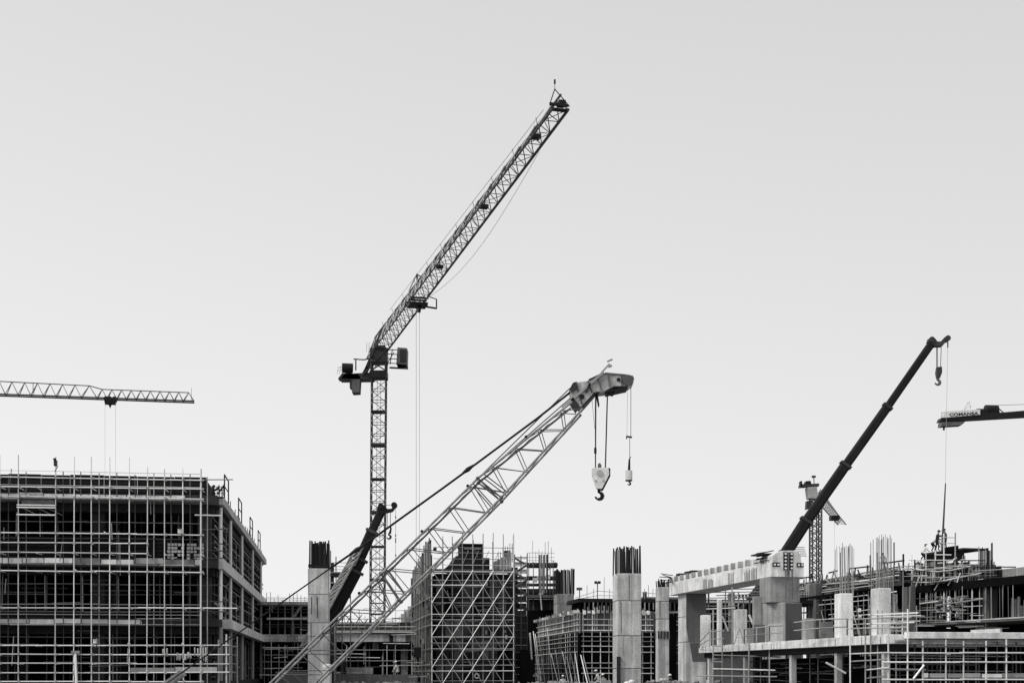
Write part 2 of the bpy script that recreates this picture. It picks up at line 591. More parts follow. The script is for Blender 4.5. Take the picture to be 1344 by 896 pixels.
a, b = C(-60, 516.0, 198.5), C(255, 527.3, 205.5)
d = (b - a).normalized()
far_l = a - d * 26
T = thing('tower_crane', (far_l.x, far_l.y, 0), 'tower crane behind the wide building, showing only the tip half of its pale level jib', 'crane')
zz = 39.4
flat_crane(T, far_l, zz + 2, None)
m_, dk = MB(), MB()
sidev = Vector((d.y, -d.x, 0)).normalized() * .65


def jl(x):                       # bottom chord point for picture column x
    f = (x + 60) / 315.0
    return a.lerp(b, f)


nod = [-60 + 16.4 * i for i in range(11)] + [125, 138, 151, 163.8, 176.6, 189.4, 202.2, 215, 227.8, 240, 255]
nod = sorted(nod)
hgt = lambda x: (17.8 - (x * .012) if x < 116 else (17 - (x - 116) * .3 if x < 134 else 12.3)) * .1072
start = far_l + Vector((0, 0, zz - far_l.z))
tops = []
for x0, x1 in zip(nod, nod[1:]):
    xm = (x0 + x1) / 2
    tpt = jl(xm) + Vector((0, 0, hgt(xm)))
    tops.append(tpt)
    for sg in (-1, 1):
        m_.tube(jl(x0) + sidev * sg, tpt, .06, 5)
        m_.tube(jl(x1) + sidev * sg, tpt, .045, 5)
m_.path(tops, .075, 6)
nb = 14
for i in range(nb):
    p, q = far_l.lerp(a, i / nb), far_l.lerp(a, (i + 1) / nb)
    u = p.lerp(q, .5) + Vector((0, 0, 1.9))
    for sg in (-1, 1):
        m_.tube(p + sidev * sg, u, .06, 5).tube(q + sidev * sg, u, .06, 5)
m_.tube(far_l + Vector((0, 0, 1.9)), tops[0], .075, 6)
m_.build('jib_lattice', 'steel_mid', T)
for sg in (-1, 1):
    dk.tube(far_l + sidev * sg, b + sidev * sg, .11, 6)
dk.tube(jl(251) + Vector((0, 0, .0)), jl(251) + Vector((0, 0, 2.0)), .03, 4)
dk.build('jib_lower_chord', 'steel', T)
cb = far_l - d * 16
dk = MB().bar(far_l, cb, 1.6, .6)
dk.build('counter_jib', 'steel', T)
MB().box(cb.x - 1, cb.x + 1, cb.y - 1, cb.y + 1, cb.z - 3, cb.z + .4).build('counterweight', 'concrete_mid', T)
MB().box(far_l.x + 1, far_l.x + 2.6, far_l.y - 1.5, far_l.y + .5, far_l.z - 2.6, far_l.z - .3).build('operator_cab', 'steel_pale', T)
m_ = MB()
p0, p1 = jl(135), jl(149.5)
m_.bar(p0 - Vector((0, 0, .35)), p1 - Vector((0, 0, .35)), 1.5, .75)
for x in (137, 142, 148):
    m_.disc(jl(x) - Vector((0, 0, .1)), sidev, .35, 1.6, 10)
m_.tube(jl(142) - Vector((0, 0, .6)), jl(142) - Vector((0, 0, 1.3)), .3, 6, .05)
m_.build('trolley', 'black', T)
for x in (135.3, 149.3):
    p = jl(x)
    rod('hoist_rope', p - Vector((0, 0, .7)), (p.x, p.y, 14.0), .016, 'rope_pale', T)
p = jl(142)
MB().box(p.x - .9, p.x + .9, p.y - .25, p.y + .25, 13.2, 14).tube((p.x, p.y, 13.3), (p.x, p.y, 12.4), .15).build('hook_block', 'black', T)
m_ = MB().tube(jl(41) + Vector((0, 0, .3)), jl(41) + Vector((0, 0, 1.8)), .05, 4)
m_.build('jib_lamp', 'steel', T)

# ---- far tower crane behind the telescopic boom
Df = 300.0
b_ = C(1070.5, HY, Df)
T = thing('tower_crane', (b_.x, b_.y, 0), 'small distant tower crane, pale jib pointing away, behind the long dark telescopic boom', 'crane')
zt = ZY(655, Df)
m_ = MB()
lattice4(m_, (b_.x, b_.y, 0), (b_.x, b_.y, zt), (1, .12, 0), (-.12, 1, 0), 2.0, 2.0, 2.0, 2.0, 26, .15, .085, cross=True)
m_.tube((b_.x, b_.y - 1, 0), (b_.x, b_.y - 1, zt), .15)
m_.build('lattice_mast', 'steel', T)
P_ = lambda x, y: C(x, y, Df)
MB().prism([P_(1060, 639), P_(1072, 638), P_(1075, 655), P_(1062, 653)], (0, 3, 0)).build('slewing_unit', 'steel_pale', T)
m_ = MB().prism([P_(1050.5, 638.5), P_(1075, 637.5), P_(1075.5, 634), P_(1051, 635)], (0, 2.4, 0))
m_.build('counter_jib', 'steel', T)
MB().prism([P_(1050.5, 638), P_(1053, 638), P_(1053, 631), P_(1050.5, 631)], (0, 1.5, 0)).box8([P_(1057, 635), P_(1065, 635), P_(1065, 635) + Vector((0, 2, 0)), P_(1057, 635) + Vector((0, 2, 0)), P_(1058, 631), P_(1064, 630.5), P_(1064, 630.5) + Vector((0, 2, 0)), P_(1058, 631) + Vector((0, 2, 0))]).build('winch', 'black', T)
MB().prism([P_(1058.3, 668), P_(1065.5, 666), P_(1065.5, 656.5), P_(1059, 657)], (0, 1.6, 0)).build('operator_cab', 'steel', T)
MB().tube(P_(1068.5, 634), P_(1068, 623.5), .1, 5).box(P_(1068, 624).x - .4, P_(1068, 624).x + .4, Df - .3, Df + .3, ZY(626.5, Df), ZY(624, Df)).build('warning_light_mast', 'steel', T)
ja, jb = C(1076, 654, Df), C(1105, 688.5, 352)
jb.z = ja.z
m_ = MB()
dv = (jb - ja).normalized()
sv = dv.cross(Vector((0, 0, 1))).normalized()
nn = 16
for i in range(nn):
    p, q = ja.lerp(jb, i / nn), ja.lerp(jb, (i + 1) / nn)
    u = p.lerp(q, .5) + Vector((0, 0, 2.1 - 1.0 * i / nn))
    u2 = q.lerp(q + (q - p), .5) + Vector((0, 0, 2.1 - 1.0 * (i + 1) / nn))
    for sg in (-1, 1):
        m_.tube(p + sv * sg, u, .1, 4).tube(q + sv * sg, u, .1, 4).tube(p + sv * sg, q + sv * sg, .16, 5)
    m_.tube(p - sv, q + sv, .08, 4)
    if i < nn - 1:
        m_.tube(u, u2, .13, 5)
m_.build('jib_lattice', 'steel_pale', T)  # pale tone: distance haze put into the jib's colour
MB().prism([P_(1074, 657), P_(1080, 660), P_(1082, 654), P_(1077, 650)], (0, 2, 0)).build('jib_heel', 'steel_mid', T)
tq = ja.lerp(jb, .62)
MB().box(tq.x - 1, tq.x + 1, tq.y - 1.2, tq.y + 1.2, tq.z - 1.1, tq.z - .1).build('trolley', 'black', T)
rod('hoist_rope', (tq.x, tq.y, tq.z - 1), (tq.x, tq.y, 12), .03, 'rope_pale', T)

# ---- counter-jib of the crane at the frame's edge
Dk = 170.0
P_ = lambda x, y, dy=0: C(x, y, Dk) + Vector((0, dy, 0))
mx_ = C(1420, HY, Dk - 4)
T = thing('tower_crane', (mx_.x, mx_.y, 0), 'tower crane of which only the lettered counter-jib and its winch show', 'crane')
m_ = MB()
lattice4(m_, (mx_.x, mx_.y, 0), (mx_.x, mx_.y, ZY(548, Dk)), (1, 0, 0), (0, 1, 0), 1.9, 1.9, 1.9, 1.9, 20, .13, .07)
m_.build('lattice_mast', 'steel', T)
cjd = MB().prism([P_(1234.5, 552), P_(1236, 547.6), P_(1440, 530.5), P_(1440, 540)], (0, 1.7, 0)).build('counter_jib', 'black', T)
MB().prism([P_(1236, 558.5, .1), P_(1263, 557), P_(1267, 553), P_(1236, 553.5)], (0, 1.5, 0)).build('counterweight', 'steel_mid', T)
MB().tube(P_(1241.4, 558, .7), P_(1241, 563, .7), .12, 6).build('counterweight_pin', 'black', T)
pan = MB().prism([P_(1238, 548.2, -.12), P_(1238, 540, -.12), P_(1286, 537.2, -.12), P_(1286, 544.2, -.12)], (0, .06, 0)).build('sign_panel', 'paint_white', T)
cu = bpy.data.curves.new('lettering', 'FONT')
cu.body = 'COMANSA'
cu.size = .62
cu.extrude = .01
cu.offset = .012
lo = bpy.data.objects.new('lettering', cu)
COL.objects.link(lo)
dg = bpy.context.evaluated_depsgraph_get()
me = bpy.data.meshes.new_from_object(lo.evaluated_get(dg))
bpy.data.objects.remove(lo)
me.materials.clear()
me.materials.append(M['letter'])
lo = bpy.data.objects.new('lettering', me)
COL.objects.link(lo)
xs = [v.co.x for v in me.vertices]
sc_ = (C(1283.5, 544, Dk).x - C(1245.5, 544, Dk).x) / (max(xs) - min(xs))
p = P_(1245.5, 546.2, -.15)
lo.parent = pan
lo.matrix_basis = wm(pan).inverted() @ (Matrix.Translation(p) @ Matrix.Rotation(math.radians(3.2), 4, 'Y').inverted() @ Matrix.Rotation(math.pi / 2, 4, 'X') @ Matrix.Diagonal((sc_, .80, 1, 1)))
m_ = MB()
for x in (1236, 1241, 1247):
    m_.tube(P_(x, 549), P_(x + .4, 540 - (x - 1236) * .1), .03, 4)
m_.tube(P_(1235, 542), P_(1248, 541), .03, 4).tube(P_(1235, 545.5), P_(1240, 545), .03, 4)
m_.build('handrail', 'steel_pale', T)
m_ = MB().disc(P_(1304, 536.5, .8), (1, .1, 0), .62, 1.5, 12)
m_.disc(P_(1291, 539.5, .8), (1, .1, 0), .45, 1.1, 12)
m_.prism([P_(1285, 545, .2), P_(1310, 543, .2), P_(1309, 539, .2), P_(1287, 541, .2)], (0, 1, 0))
m_.build('winch', 'black', T)
m_ = MB().tube(P_(1310, 531, .3), P_(1440, 527, .3), .03, 4).tube(P_(1308, 532, .3), P_(1322, 544, .3), .07, 5).tube(P_(1306, 533, .3), P_(1309, 542, .3), .07, 5)
m_.tube(P_(1308, 531.5, .3), P_(1316, 545, .3), .05, 5)
m_.build('winch_frame', 'steel', T)
m_ = MB()
for x, y in ((1266, 537), (1269, 532), (1271.5, 531), (1273, 536)):
    m_.tube(P_(x, y), P_(x + 1.6, y - 4.5), .045, 4)
m_.tube(P_(1265, 538), P_(1274, 532), .03, 4)
m_.build('aerial', 'steel_pale', T)
MB().bar(P_(1440, 539, .8), P_(1560, 505, -18), 1.4, 1.0).build('jib', 'steel', T)

# ---- lattice-boom crawler crane
Dl = 75.0
P_ = lambda x, y, dy=0.0: C(x, y, Dl) + Vector((0, dy, 0))
footc = P_(322, 937)
T = thing('crawler_crane', (footc.x - 2.5, Dl, 0), 'crawler crane with a long pale lattice boom and big white hook block', 'crane')
DW = 1.75
up_l = [P_(296, 952.5), P_(354, 896.5), P_(560, 694), P_(627, 627.5), P_(751, 527)]
lo_l = [P_(345, 964), P_(413, 896.5), P_(592, 719), P_(658, 652.5), P_(765, 536)]
chd, brc = MB(), MB()


def pl_at(pl, f):
    seg = [(q - p).length for p, q in zip(pl, pl[1:])]
    L = sum(seg) * f
    for (p, q), s_ in zip(zip(pl, pl[1:]), seg):
        if L <= s_ + 1e-6:
            return p.lerp(q, L / s_)
        L -= s_
    return pl[-1]


dvn, dvf = Vector((0, 0, 0)), Vector((0, DW, 0))
for pl in (up_l, lo_l):
    for dv_ in (dvn, dvf):
        chd.path([p + dv_ for p in pl], .062, 8)
chd.build('boom_chord', 'boom', T)
NB = 16
fs = [i / NB for i in range(NB + 1)]
for i in range(NB):
    a0, a1 = pl_at(up_l, fs[i]), pl_at(up_l, fs[i + 1])
    b0, b1 = pl_at(lo_l, fs[i]), pl_at(lo_l, fs[i + 1])
    am, bm_ = a0.lerp(a1, .5), b0.lerp(b1, .5)
    for dv_, q, o_ in ((dvn, .027, 0), (dvf, .025, .2)):
        am = pl_at(up_l, min(1, (i + .5 + o_) / NB))
        c0, c1 = pl_at(lo_l, min(1, (i + o_) / NB)), pl_at(lo_l, min(1, (i + 1 + o_) / NB))
        brc.tube(am + dv_, c0 + dv_, q, 5)
        brc.tube(am + dv_, c1 + dv_, q, 5)
    brc.tube(a0, a1 + dvf, .02, 5)
    brc.tube(b1, b0 + dvf, .02, 5)
brc.build('boom_lattice', 'steel_mid', T)
for (ux, uy), (lx, ly) in (((500, 753), (523, 787)), ((627, 627.5), (658, 652.5))):
    m_ = MB()
    for dv_ in (dvn, dvf):
        uu, ll = P_(ux, uy) + dv_, P_(lx, ly) + dv_
        m_.tube(uu, ll, .04)
        m_.tube(uu + Vector((.3, 0, .25)), ll + Vector((.3, 0, .3)), .032)
        m_.tube(uu + Vector((-.25, 0, -.25)), ll + Vector((-.45, 0, -.42)), .032)
        m_.ball(uu, .11).ball(ll, .11)
    m_.tube(P_(ux, uy), P_(lx, ly) + dvf, .03).tube(P_(ux, uy) + dvf, P_(lx, ly), .03)
    m_.build('boom_section_joint', 'steel_mid', T)
hose = []
for i in range(22, 80):
    hose.append(pl_at(up_l, i / 81) + Vector((.12, -.1, -.15 + .05 * math.sin(i * 1.7))))
MB().path(hose, .03, 5).build('hose_run', 'black', T)
for i in (32, 47, 58, 71):
    MB().ball(pl_at(up_l, i / 81) + Vector((-.03, 0, .1)), .085).build('rope_roller', 'black', T)
# boom head
hd = [P_(748, 509), P_(752, 501.5), P_(772, 498.5), P_(793, 489), P_(800, 490), P_(823, 492), P_(832, 494), P_(832, 502), P_(825, 506.5), P_(806, 506.5), P_(794, 513), P_(782, 514), P_(762, 535), P_(750, 525)]
hdo = MB().prism([p + Vector((0, .1, 0)) for p in hd], (0, 1.3, 0)).build('boom_head', 'paint_patch', T, bevel=.05)
for x, y, r_ in ((764, 520, .13), (812, 497.5, .10)):
    MB().disc(P_(x, y, .08), (0, 1, 0), r_, .06).build('pin_hole', 'black', hdo)
for (x0, y0, x1, y1, w_, m_) in ((772, 499.5, 777, 514, .07, 'steel'), (785, 494, 789, 511, .05, 'steel_mid'), (757, 505, 764, 530, .05, 'steel'), (798, 491, 800, 506, .06, 'steel_mid'), (816, 492, 816.5, 506, .05, 'steel')):
    MB().bar(P_(x0, y0, .06), P_(x1, y1, .06), w_, .06, up=(0, 1, 0)).build('stiffener', m_, hdo)
MB().bar(P_(773, 498, .7), P_(793, 488.5, .7), 1.3, .08).build('top_plate', 'steel', hdo)
MB().bar(P_(794, 489, .7), P_(822, 491.5, .7), 1.3, .07).build('top_plate', 'steel_mid', hdo)
MB().bar(P_(763, 535.3, .7), P_(781, 515, .7), 1.28, .09).build('bottom_plate', 'black', hdo)
MB().bar(P_(796, 513.5, .7), P_(824, 507.3, .7), 1.28, .08).build('bottom_plate', 'black', hdo)
for x, y in ((783, 512.5), (798.5, 510)):
    MB().disc(P_(x, y, .55), (0, 1, 0), .17, .8, 14).build('head_sheave', 'black', hdo)
MB().disc(P_(824.5, 498.8, .7), (0, 1, 0), .27, 1.45, 16).prism([P_(819, 494, 0), P_(823, 491, 0), P_(831, 493, 0), P_(832.5, 497, 0), P_(829, 505, 0), P_(821, 506, 0)], (0, .08, 0)).build('tip_sheave', 'steel_mid', T)
MB().prism([P_(747.5, 510, 0), P_(752, 502, 0), P_(757, 500.5, 0), P_(757, 510, 0), P_(750, 515, 0)], (0, 1.5, 0)).build('pendant_anchor', 'steel', T)
MB().prism([P_(749, 524.5, 0), P_(752, 521, 0), P_(760, 531, 0), P_(757, 536, 0)], (0, 1.5, 0)).prism([P_(768, 514, 0), P_(773, 503, 0), P_(776, 502, 0), P_(771, 515, 0)], (0, .09, 0)).build('head_plate', 'steel', T)
MB().bar(P_(738, 535, .05), P_(792, 488, .05), .10, .13).tube(P_(790, 488, .05), P_(800, 477, .05), .05).tube(P_(797, 474, .05), P_(804, 471, .05), .05).tube(P_(798.5, 481, .05), P_(803, 479, .05), .07).build('head_arm', 'steel_pale', T)
m_ = MB().prism([P_(795, 513, .2), P_(799, 511, .2), P_(806, 517, .2), P_(804, 519, .2)], (0, .15, 0)).prism([P_(799, 509, .2), P_(802, 508, .2), P_(808, 513, .2), P_(806.5, 515.5, .2)], (0, .15, 0))
m_.prism([P_(782, 514, .4), P_(785, 513, .4), P_(787.5, 530, .4), P_(786, 533, .4), P_(784, 524, .4)], (0, .1, 0))
m_.build('rope_guide', 'black', T)
# main hook block
for x0, x1, dy in ((781.7, 781.7, .3), (783.6, 783.0, .8), (797.5, 794.6, .3), (799, 796.2, .8)):
    rod('hoist_rope', P_(x0, 512, dy), P_(x1, 613, dy), .022, 'rope', T)
rod('hoist_rope', P_(777.5, 517, .6), P_(781.5, 560, .6), .012, 'rope_pale', T)
blk = [P_(776.7, 613.5), P_(799, 612.8), P_(800, 622), P_(790.5, 640.5), P_(783, 640.5), P_(777, 623)]
hb = MB().prism([p + Vector((0, .1, 0)) for p in blk], (0, .25, 0)).prism([p + Vector((.09, .42, -.02)) for p in blk], (0, .35, 0)).build('hook_block', 'paint_patch', T, bevel=.02)
hb.data.materials[0] = M['paint_white']
MB().prism([P_(799.4, 612.5, .2), P_(801.5, 614, .2), P_(801.3, 624, .2), P_(792.5, 641, .2), P_(789.5, 641, .2), P_(799.4, 623, .2)], (0, .75, 0)).build('block_cheek', 'black', hb)
MB().disc(P_(787.5, 620, .1), (0, 1, 0), .17, .1).disc(P_(782, 630, .1), (0, 1, 0), .05, .08).disc(P_(792, 630, .1), (0, 1, 0), .05, .08).build('sheave_pin', 'steel_pale', hb)
MB().prism([P_(785, 613, .3), P_(785.6, 607, .3), P_(788, 606, .3), P_(790, 609, .3), P_(790, 613, .3)], (0, .3, 0)).build('rope_wedge', 'steel_mid', hb)


def hook(center, r, th, name, mat, parent, ax=(1, 0, 0)):
    m = MB()
    pts = []
    for i in range(15):
        a_ = math.radians(100 - i * 19)
        pts.append((Vector(center) + Vector((math.cos(a_) * r * ax[0], 0, math.sin(a_) * r)), th * (.55 + .6 * math.sin(math.pi * min(1, i / 12)))))
    for (p, r0), (q, r1) in zip(pts, pts[1:]):
        m.tube(p, q, r0, 7, r1)
    m.tube(Vector(center) + Vector((0, 0, r * .9)), Vector(center) + Vector((0, 0, r * 1.9)), th * .8, 7)
    return m.build(name, mat, parent)


hook(P_(786.7, 649, .45), .19, .10, 'hook', 'black', hb)
MB().disc(P_(781.8, 590, .3), (0, 0, 1), .07, .3, 8).build('rope_marker', 'black', T)
# auxiliary line
rod('hoist_rope', P_(829.5, 502, .7), P_(829.4, 571, .7), .016, 'rope', T)
rod('hoist_rope', P_(825, 505, .7), P_(824.2, 570, .7), .009, 'rope_pale', T)
MB().tube(P_(823.5, 569.5, .7), P_(831, 570.8, .7), .05).tube(P_(823.5, 569.5, .7), P_(824, 573, .7), .03).build('limit_bar', 'steel', T)
rod('hoist_rope', P_(828, 571, .7), P_(828, 601, .7), .016, 'rope', T)
ab = MB().prism([P_(825.5, 614, .62), P_(828.7, 614, .62), P_(828.5, 599, .62), P_(829.8, 596.5, .62), P_(828.6, 596.5, .62), P_(826.5, 600, .62)], (0, .16, 0)).build('rope_socket', 'black', T)
wt = MB().disc(P_(826.8, 621, .7), (0, 0, 1), .185, .50, 12).build('headache_weight', 'paint_white', T)
MB().box(P_(829, 621).x, P_(831, 621).x, Dl + .6, Dl + .8, ZY(626, Dl), ZY(617, Dl)).disc(P_(826.8, 628, .7), (0, 0, 1), .19, .06).build('weight_plate', 'steel', wt)
hook(P_(827, 631.8, .7), .075, .045, 'hook', 'black', wt)
# pendants
pend = [P_(196, 911, .2), P_(240, 880, .2), P_(432, 745, .2), P_(473, 717, .2), P_(580, 640, .2), P_(615, 614.5, .2), P_(706, 547, .2), P_(749, 513, .2)]
pend2 = [p + Vector((.01, .14, -.005)) for p in pend]
MB().path(pend[:3], .026, 6).path(pend[2:], .046, 6).build('pendant_bar', 'black', T)
MB().path(pend2[:3], .024, 6).path(pend2[2:], .042, 6).build('pendant_bar', 'black', T)
for (x0, y0), (x1, y1) in (((458, 727), (477, 714.5)), ((606, 621), (622, 609))):
    MB().tube(P_(x0, y0, .2), P_((x0 + x1) / 2, (y0 + y1) / 2, .2), .05, 7, .13).tube(P_((x0 + x1) / 2, (y0 + y1) / 2, .2), P_(x1, y1, .2), .13, 7, .05).build('pendant_link', 'black', T)
m_ = MB().bar(P_(180, 923, .7), P_(236, 882.5, .7), 1.0, .30)
m_.build('pendant_bridle', 'boom', T)
rod('boom_stop_rope', P_(625.5, 628, .3), P_(748, 508, .3), .03, 'rope', T)
rod('boom_stop_rope', P_(640, 614, .8), P_(751, 517, .8), .03, 'rope', T)
# body below the frame's edge: house, gantry, tracks
bx, by = footc.x - 2.5, Dl + .8
house = MB().box(bx - 3.2, bx + 2.2, by - 1.5, by + 1.5, 1.1, 2.45).build('crane_house', 'paint_patch', T, bevel=.08)
MB().box(bx - 4.4, bx - 3.2, by - 1.7, by + 1.7, 1.1, 2.3).build('counterweight', 'concrete_dark', T, bevel=.05)
MB().box(bx + 1.1, bx + 2.6, by - 2.6, by - 1.55, 1.0, 2.5).build('operator_cab', 'paint_patch', T, bevel=.06)
MB().box(bx + 1.3, bx + 2.63, by - 2.63, by - 1.9, 1.6, 2.35).build('cab_window', 'glass', T)
for sg in (-1, 1):
    tk = MB()
    yc = by + sg * 2.1
    pr = []
    for i in range(9):
        a_ = math.pi / 2 + math.pi * i / 8
        pr.append(Vector((bx - 3.0 + .5 * math.cos(a_), yc - .4, .55 + .5 * math.sin(a_))))
    for i in range(9):
        a_ = -math.pi / 2 + math.pi * i / 8
        pr.append(Vector((bx + 3.0 + .5 * math.cos(a_), yc - .4, .55 + .5 * math.sin(a_))))
    tk.prism(pr, (0, .8, 0)).build('crawler_track', 'black', T)
MB().box(bx - 1.6, bx + 1.6, by - 1.7, by + 1.7, .45, 1.08).build('undercarriage', 'steel', T)


# ---- telescopic cranes
def telescopic(T, P_, D, secs, nose, tail, mat='boom_dark'):
    """secs: [((x,y),(x,y), half width px)] picture-plane boom sections, all at depth D"""
    s_ = D / FPX
    bo = []
    for i, (p, q, hw_) in enumerate(secs):
        a_, b_ = P_(*p), P_(*q)
        m = MB()
        w_ = hw_ * 2 * s_
        m.bar(a_, b_, w_ * .8, w_, up=(-.7, 0, .7))
        o = m.build('boom_section', mat, T, bevel=w_ * .22)
        d_ = (b_ - a_).normalized()
        if i < len(secs) - 1 or True:
            c_ = b_ - d_ * .12
            cm = MB().bar(c_ - d_ * .14, c_ + d_ * .1, w_ * .9, w_ * 1.18, up=(-.7, 0, .7))
            cm.build('boom_collar', 'steel', o)
        bo.append(o)
    return bo


Dm = 118.0
P_ = lambda x, y, dy=0.0: C(x, y, Dm) + Vector((0, dy, 0))
ft = P_(402, 868)
T = thing('telescopic_crane', (ft.x, Dm, 0), 'short stout telescopic crane with a hook, its boom rising beside the rebar-topped pillar', 'crane')
telescopic(T, P_, Dm, [((402, 868), (466, 746), 10.5), ((460, 757), (474, 731), 8.5), ((470, 738), (489, 695), 6.6), ((487, 699), (502, 668), 5.4)], None, None, 'boom_dark')
m_ = MB()
lattice4(m_, P_(404, 845, -.9), P_(461, 741, -.9), (.86, 0, .5), (0, 1, 0), 1.2, .5, .9, .5, 13, .06, .045, cross=True)
m_.build('folded_jib_lattice', 'steel_pale', T)
m_ = MB()
lattice4(m_, P_(459, 747, -.75), P_(471, 722, -.75), (.86, 0, .5), (0, 1, 0), 1.1, .4, 1.0, .4, 3, .06, .05, cross=True)
m_.build('folded_jib_bracket', 'boom', T)
m_ = MB()
m_.prism([P_(495, 668, -.4), P_(499, 663, -.4), P_(505, 664, -.4), P_(509, 668, -.4), P_(514, 668, -.4), P_(517, 664, -.4), P_(519.5, 665, -.4), P_(515, 671, -.4), P_(506, 673, -.4), P_(501, 676, -.4)], (0, .8, 0))
m_.disc(P_(500.5, 664.5), (0, 1, 0), .24, 1.0).disc(P_(517.5, 662.8), (0, 1, 0), .25, .5)
m_.build('boom_head', 'black', T)
for x in (508.3, 512.5):
    rod('hoist_rope', P_(x, 670), P_(x - .2, 692), .028, 'rope', T)
hb = MB().prism([P_(510, 700, -.1), P_(513, 700, -.1), P_(514, 693, -.1), P_(512.8, 689.5, -.1), P_(511.5, 690.5, -.1), P_(512, 694, -.1)], (0, .3, 0)).build('hook_block', 'black', T)
hook(P_(510.3, 704.3), .16, .085, 'hook', 'black', hb)
rod('whip_line', P_(519.3, 664), P_(519.3, 845), .016, 'rope', T)
m_ = MB()
for y in (677, 701, 706, 709, 727):
    m_.tube(P_(519.3, y), P_(519.3, y + 2.6), .055, 6)
m_.build('line_weight', 'steel_mid', T)
MB().tube(P_(503, 663), P_(516, 662), .025, 4).build('luffing_stay', 'rope', T)
# carrier
for y0, y1 in ((-1.3, 1.3),):
    MB().box(ft.x - 3.5, ft.x + 8.5, Dm - 1.3, Dm + 1.3, .9, 1.6).build('carrier_chassis', 'steel', T, bevel=.05)
    MB().box(ft.x - 2.4, ft.x + 1.6, Dm - 1.2, Dm + 1.2, 1.62, 3.6).build('superstructure', 'steel_mid', T, bevel=.1)
    MB().box(ft.x + 6.3, ft.x + 8.4, Dm - 1.2, Dm + 1.2, 1.62, 2.6).build('driver_cab', 'paint_white', T, bevel=.12)
for i in range(5):
    for sg in (-1, 1):
        MB().disc((ft.x - 2.6 + 2.4 * i, Dm + sg * 1.15, .56), (0, 1, 0), .55, .4, 16).build('wheel', 'rubber', T)

Dr = 130.0
P_ = lambda x, y, dy=0.0: C(x, y, Dr) + Vector((0, dy, 0))
ft = P_(964, 822)
T = thing('telescopic_crane', (ft.x, Dr, 0), 'long dark telescopic crane boom rising diagonally from behind the concrete crossbeam', 'crane')
telescopic(T, P_, Dr, [((964, 822), (1031, 727), 8.2), ((1025, 735), (1059.5, 681.5), 7.6), ((1052, 693), (1111, 608.5), 6.8), ((1104, 619), (1166, 532), 5.9), ((1160, 541), (1223.5, 449.5), 5.0)], None, None, 'boom_dark')
m_ = MB()
lattice4(m_, P_(974, 806, -.7), P_(1012, 745, -.7), (.8, 0, .58), (0, 1, 0), 1.25, .6, 1.1, .6, 8, .06, .05, cross=True)
m_.build('folded_jib_lattice', 'steel', T)
m_ = MB()
m_.prism([P_(1218.5, 449, -.35), P_(1220, 444, -.35), P_(1225.5, 444.5, -.35), P_(1229, 449, -.35), P_(1234, 449, -.35), P_(1240, 442.5, -.35), P_(1245.5, 442, -.35), P_(1246, 446, -.35), P_(1241, 448.5, -.35), P_(1235.5, 455, -.35), P_(1226, 455, -.35)], (0, .7, 0))
m_.disc(P_(1221.6, 446.5), (0, 1, 0), .25, .9).disc(P_(1242.7, 444.8), (0, 1, 0), .26, .8)
m_.build('boom_head', 'steel', T)
for x0, x1 in ((1229.2, 1229.2), (1230.4, 1230.6), (1235.4, 1234.4)):
    rod('hoist_rope', P_(x0, 453), P_(x1, 484), .03, 'rope', T)
hb = MB().prism([P_(1229.5, 482, -.2), P_(1235.6, 481.5, -.2), P_(1235.8, 489, -.2), P_(1233, 496.5, -.2), P_(1229.6, 496, -.2), P_(1228.5, 489, -.2)], (0, .5, 0)).build('hook_block', 'steel', T)
hook(P_(1230.4, 501.5), .22, .13, 'hook', 'steel_mid', hb)
rod('whip_line', P_(1244, 446), P_(1240.6, 637), .014, 'rope_pale', T)
m_ = MB().tube(P_(1244, 449), P_(1243.9, 456), .06)
m_.build('line_weight', 'steel_mid', T)
MB().box(ft.x - 3.5, ft.x + 8.5, Dr - 1.3, Dr + 1.3, .9, 1.6).build('carrier_chassis', 'steel', T, bevel=.05)
MB().box(ft.x - 2.6, ft.x + 1.6, Dr - 1.2, Dr + 1.2, 1.62, 7.4).build('superstructure', 'steel_mid', T, bevel=.1)
MB().box(ft.x + 6.3, ft.x + 8.4, Dr - 1.2, Dr + 1.2, 1.62, 3.0).build('driver_cab', 'paint_white', T, bevel=.12)
for i in range(5):
    for sg in (-1, 1):
        MB().disc((ft.x - 2.6 + 2.4 * i, Dr + sg * 1.15, .56), (0, 1, 0), .55, .4, 16).build('wheel', 'rubber', T)
pp = C(1236.2, 726, Dr)
po = MB().tube(C(1241, 634, Dr), pp, .055, 6, .12).build('steel_pole', 'rope')
tag(po, 'long thin pole hanging upright from a crane line above the workers', 'pole')

# ================================================================== WIDE SCAFFOLDED BUILDING (LB)
phi = math.radians(6.7)
O = C(264, HY, 100.0)
F = frame(O, phi)
zl = lambda y: ZY(y, 98.8)
B = thing('unfinished_building', F(-11, 20, 0), 'widest unfinished concrete building, three open black storeys behind a grid of scaffold tubes', 'building', rz=phi)
U0, U1, V1 = -26.0, 1.3, 59.0
floors = [(zl(643), zl(656)), (zl(728.5), zl(741)), (zl(809), zl(820)), (zl(893), zl(905))]
for i, (zt_, zb_) in enumerate(floors):
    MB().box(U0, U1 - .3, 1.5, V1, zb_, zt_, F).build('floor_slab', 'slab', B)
    # flank edge beam, pale fresh concrete
    if i < 3:
        MB().box(U1 - .28, U1 + (.35 if i == 2 else .05), 2.2 + (3 if i == 2 else 0), V1, zb_ - (.02 if i else -.12), zt_ + (.08 if i else .02), F).build('edge_beam', 'concrete_lite' if i else 'concrete', B)
        MB().box(U0, U1 - .6, 2.0, 3.0, zb_ - .55, zb_ - .01, F).build('downstand_beam', 'form', B)
        MB().box(U1 - 1.4, U1 - .5, 3.0, V1 - .3, zb_ - .5, zb_ - .01, F).build('downstand_beam', 'form', B)
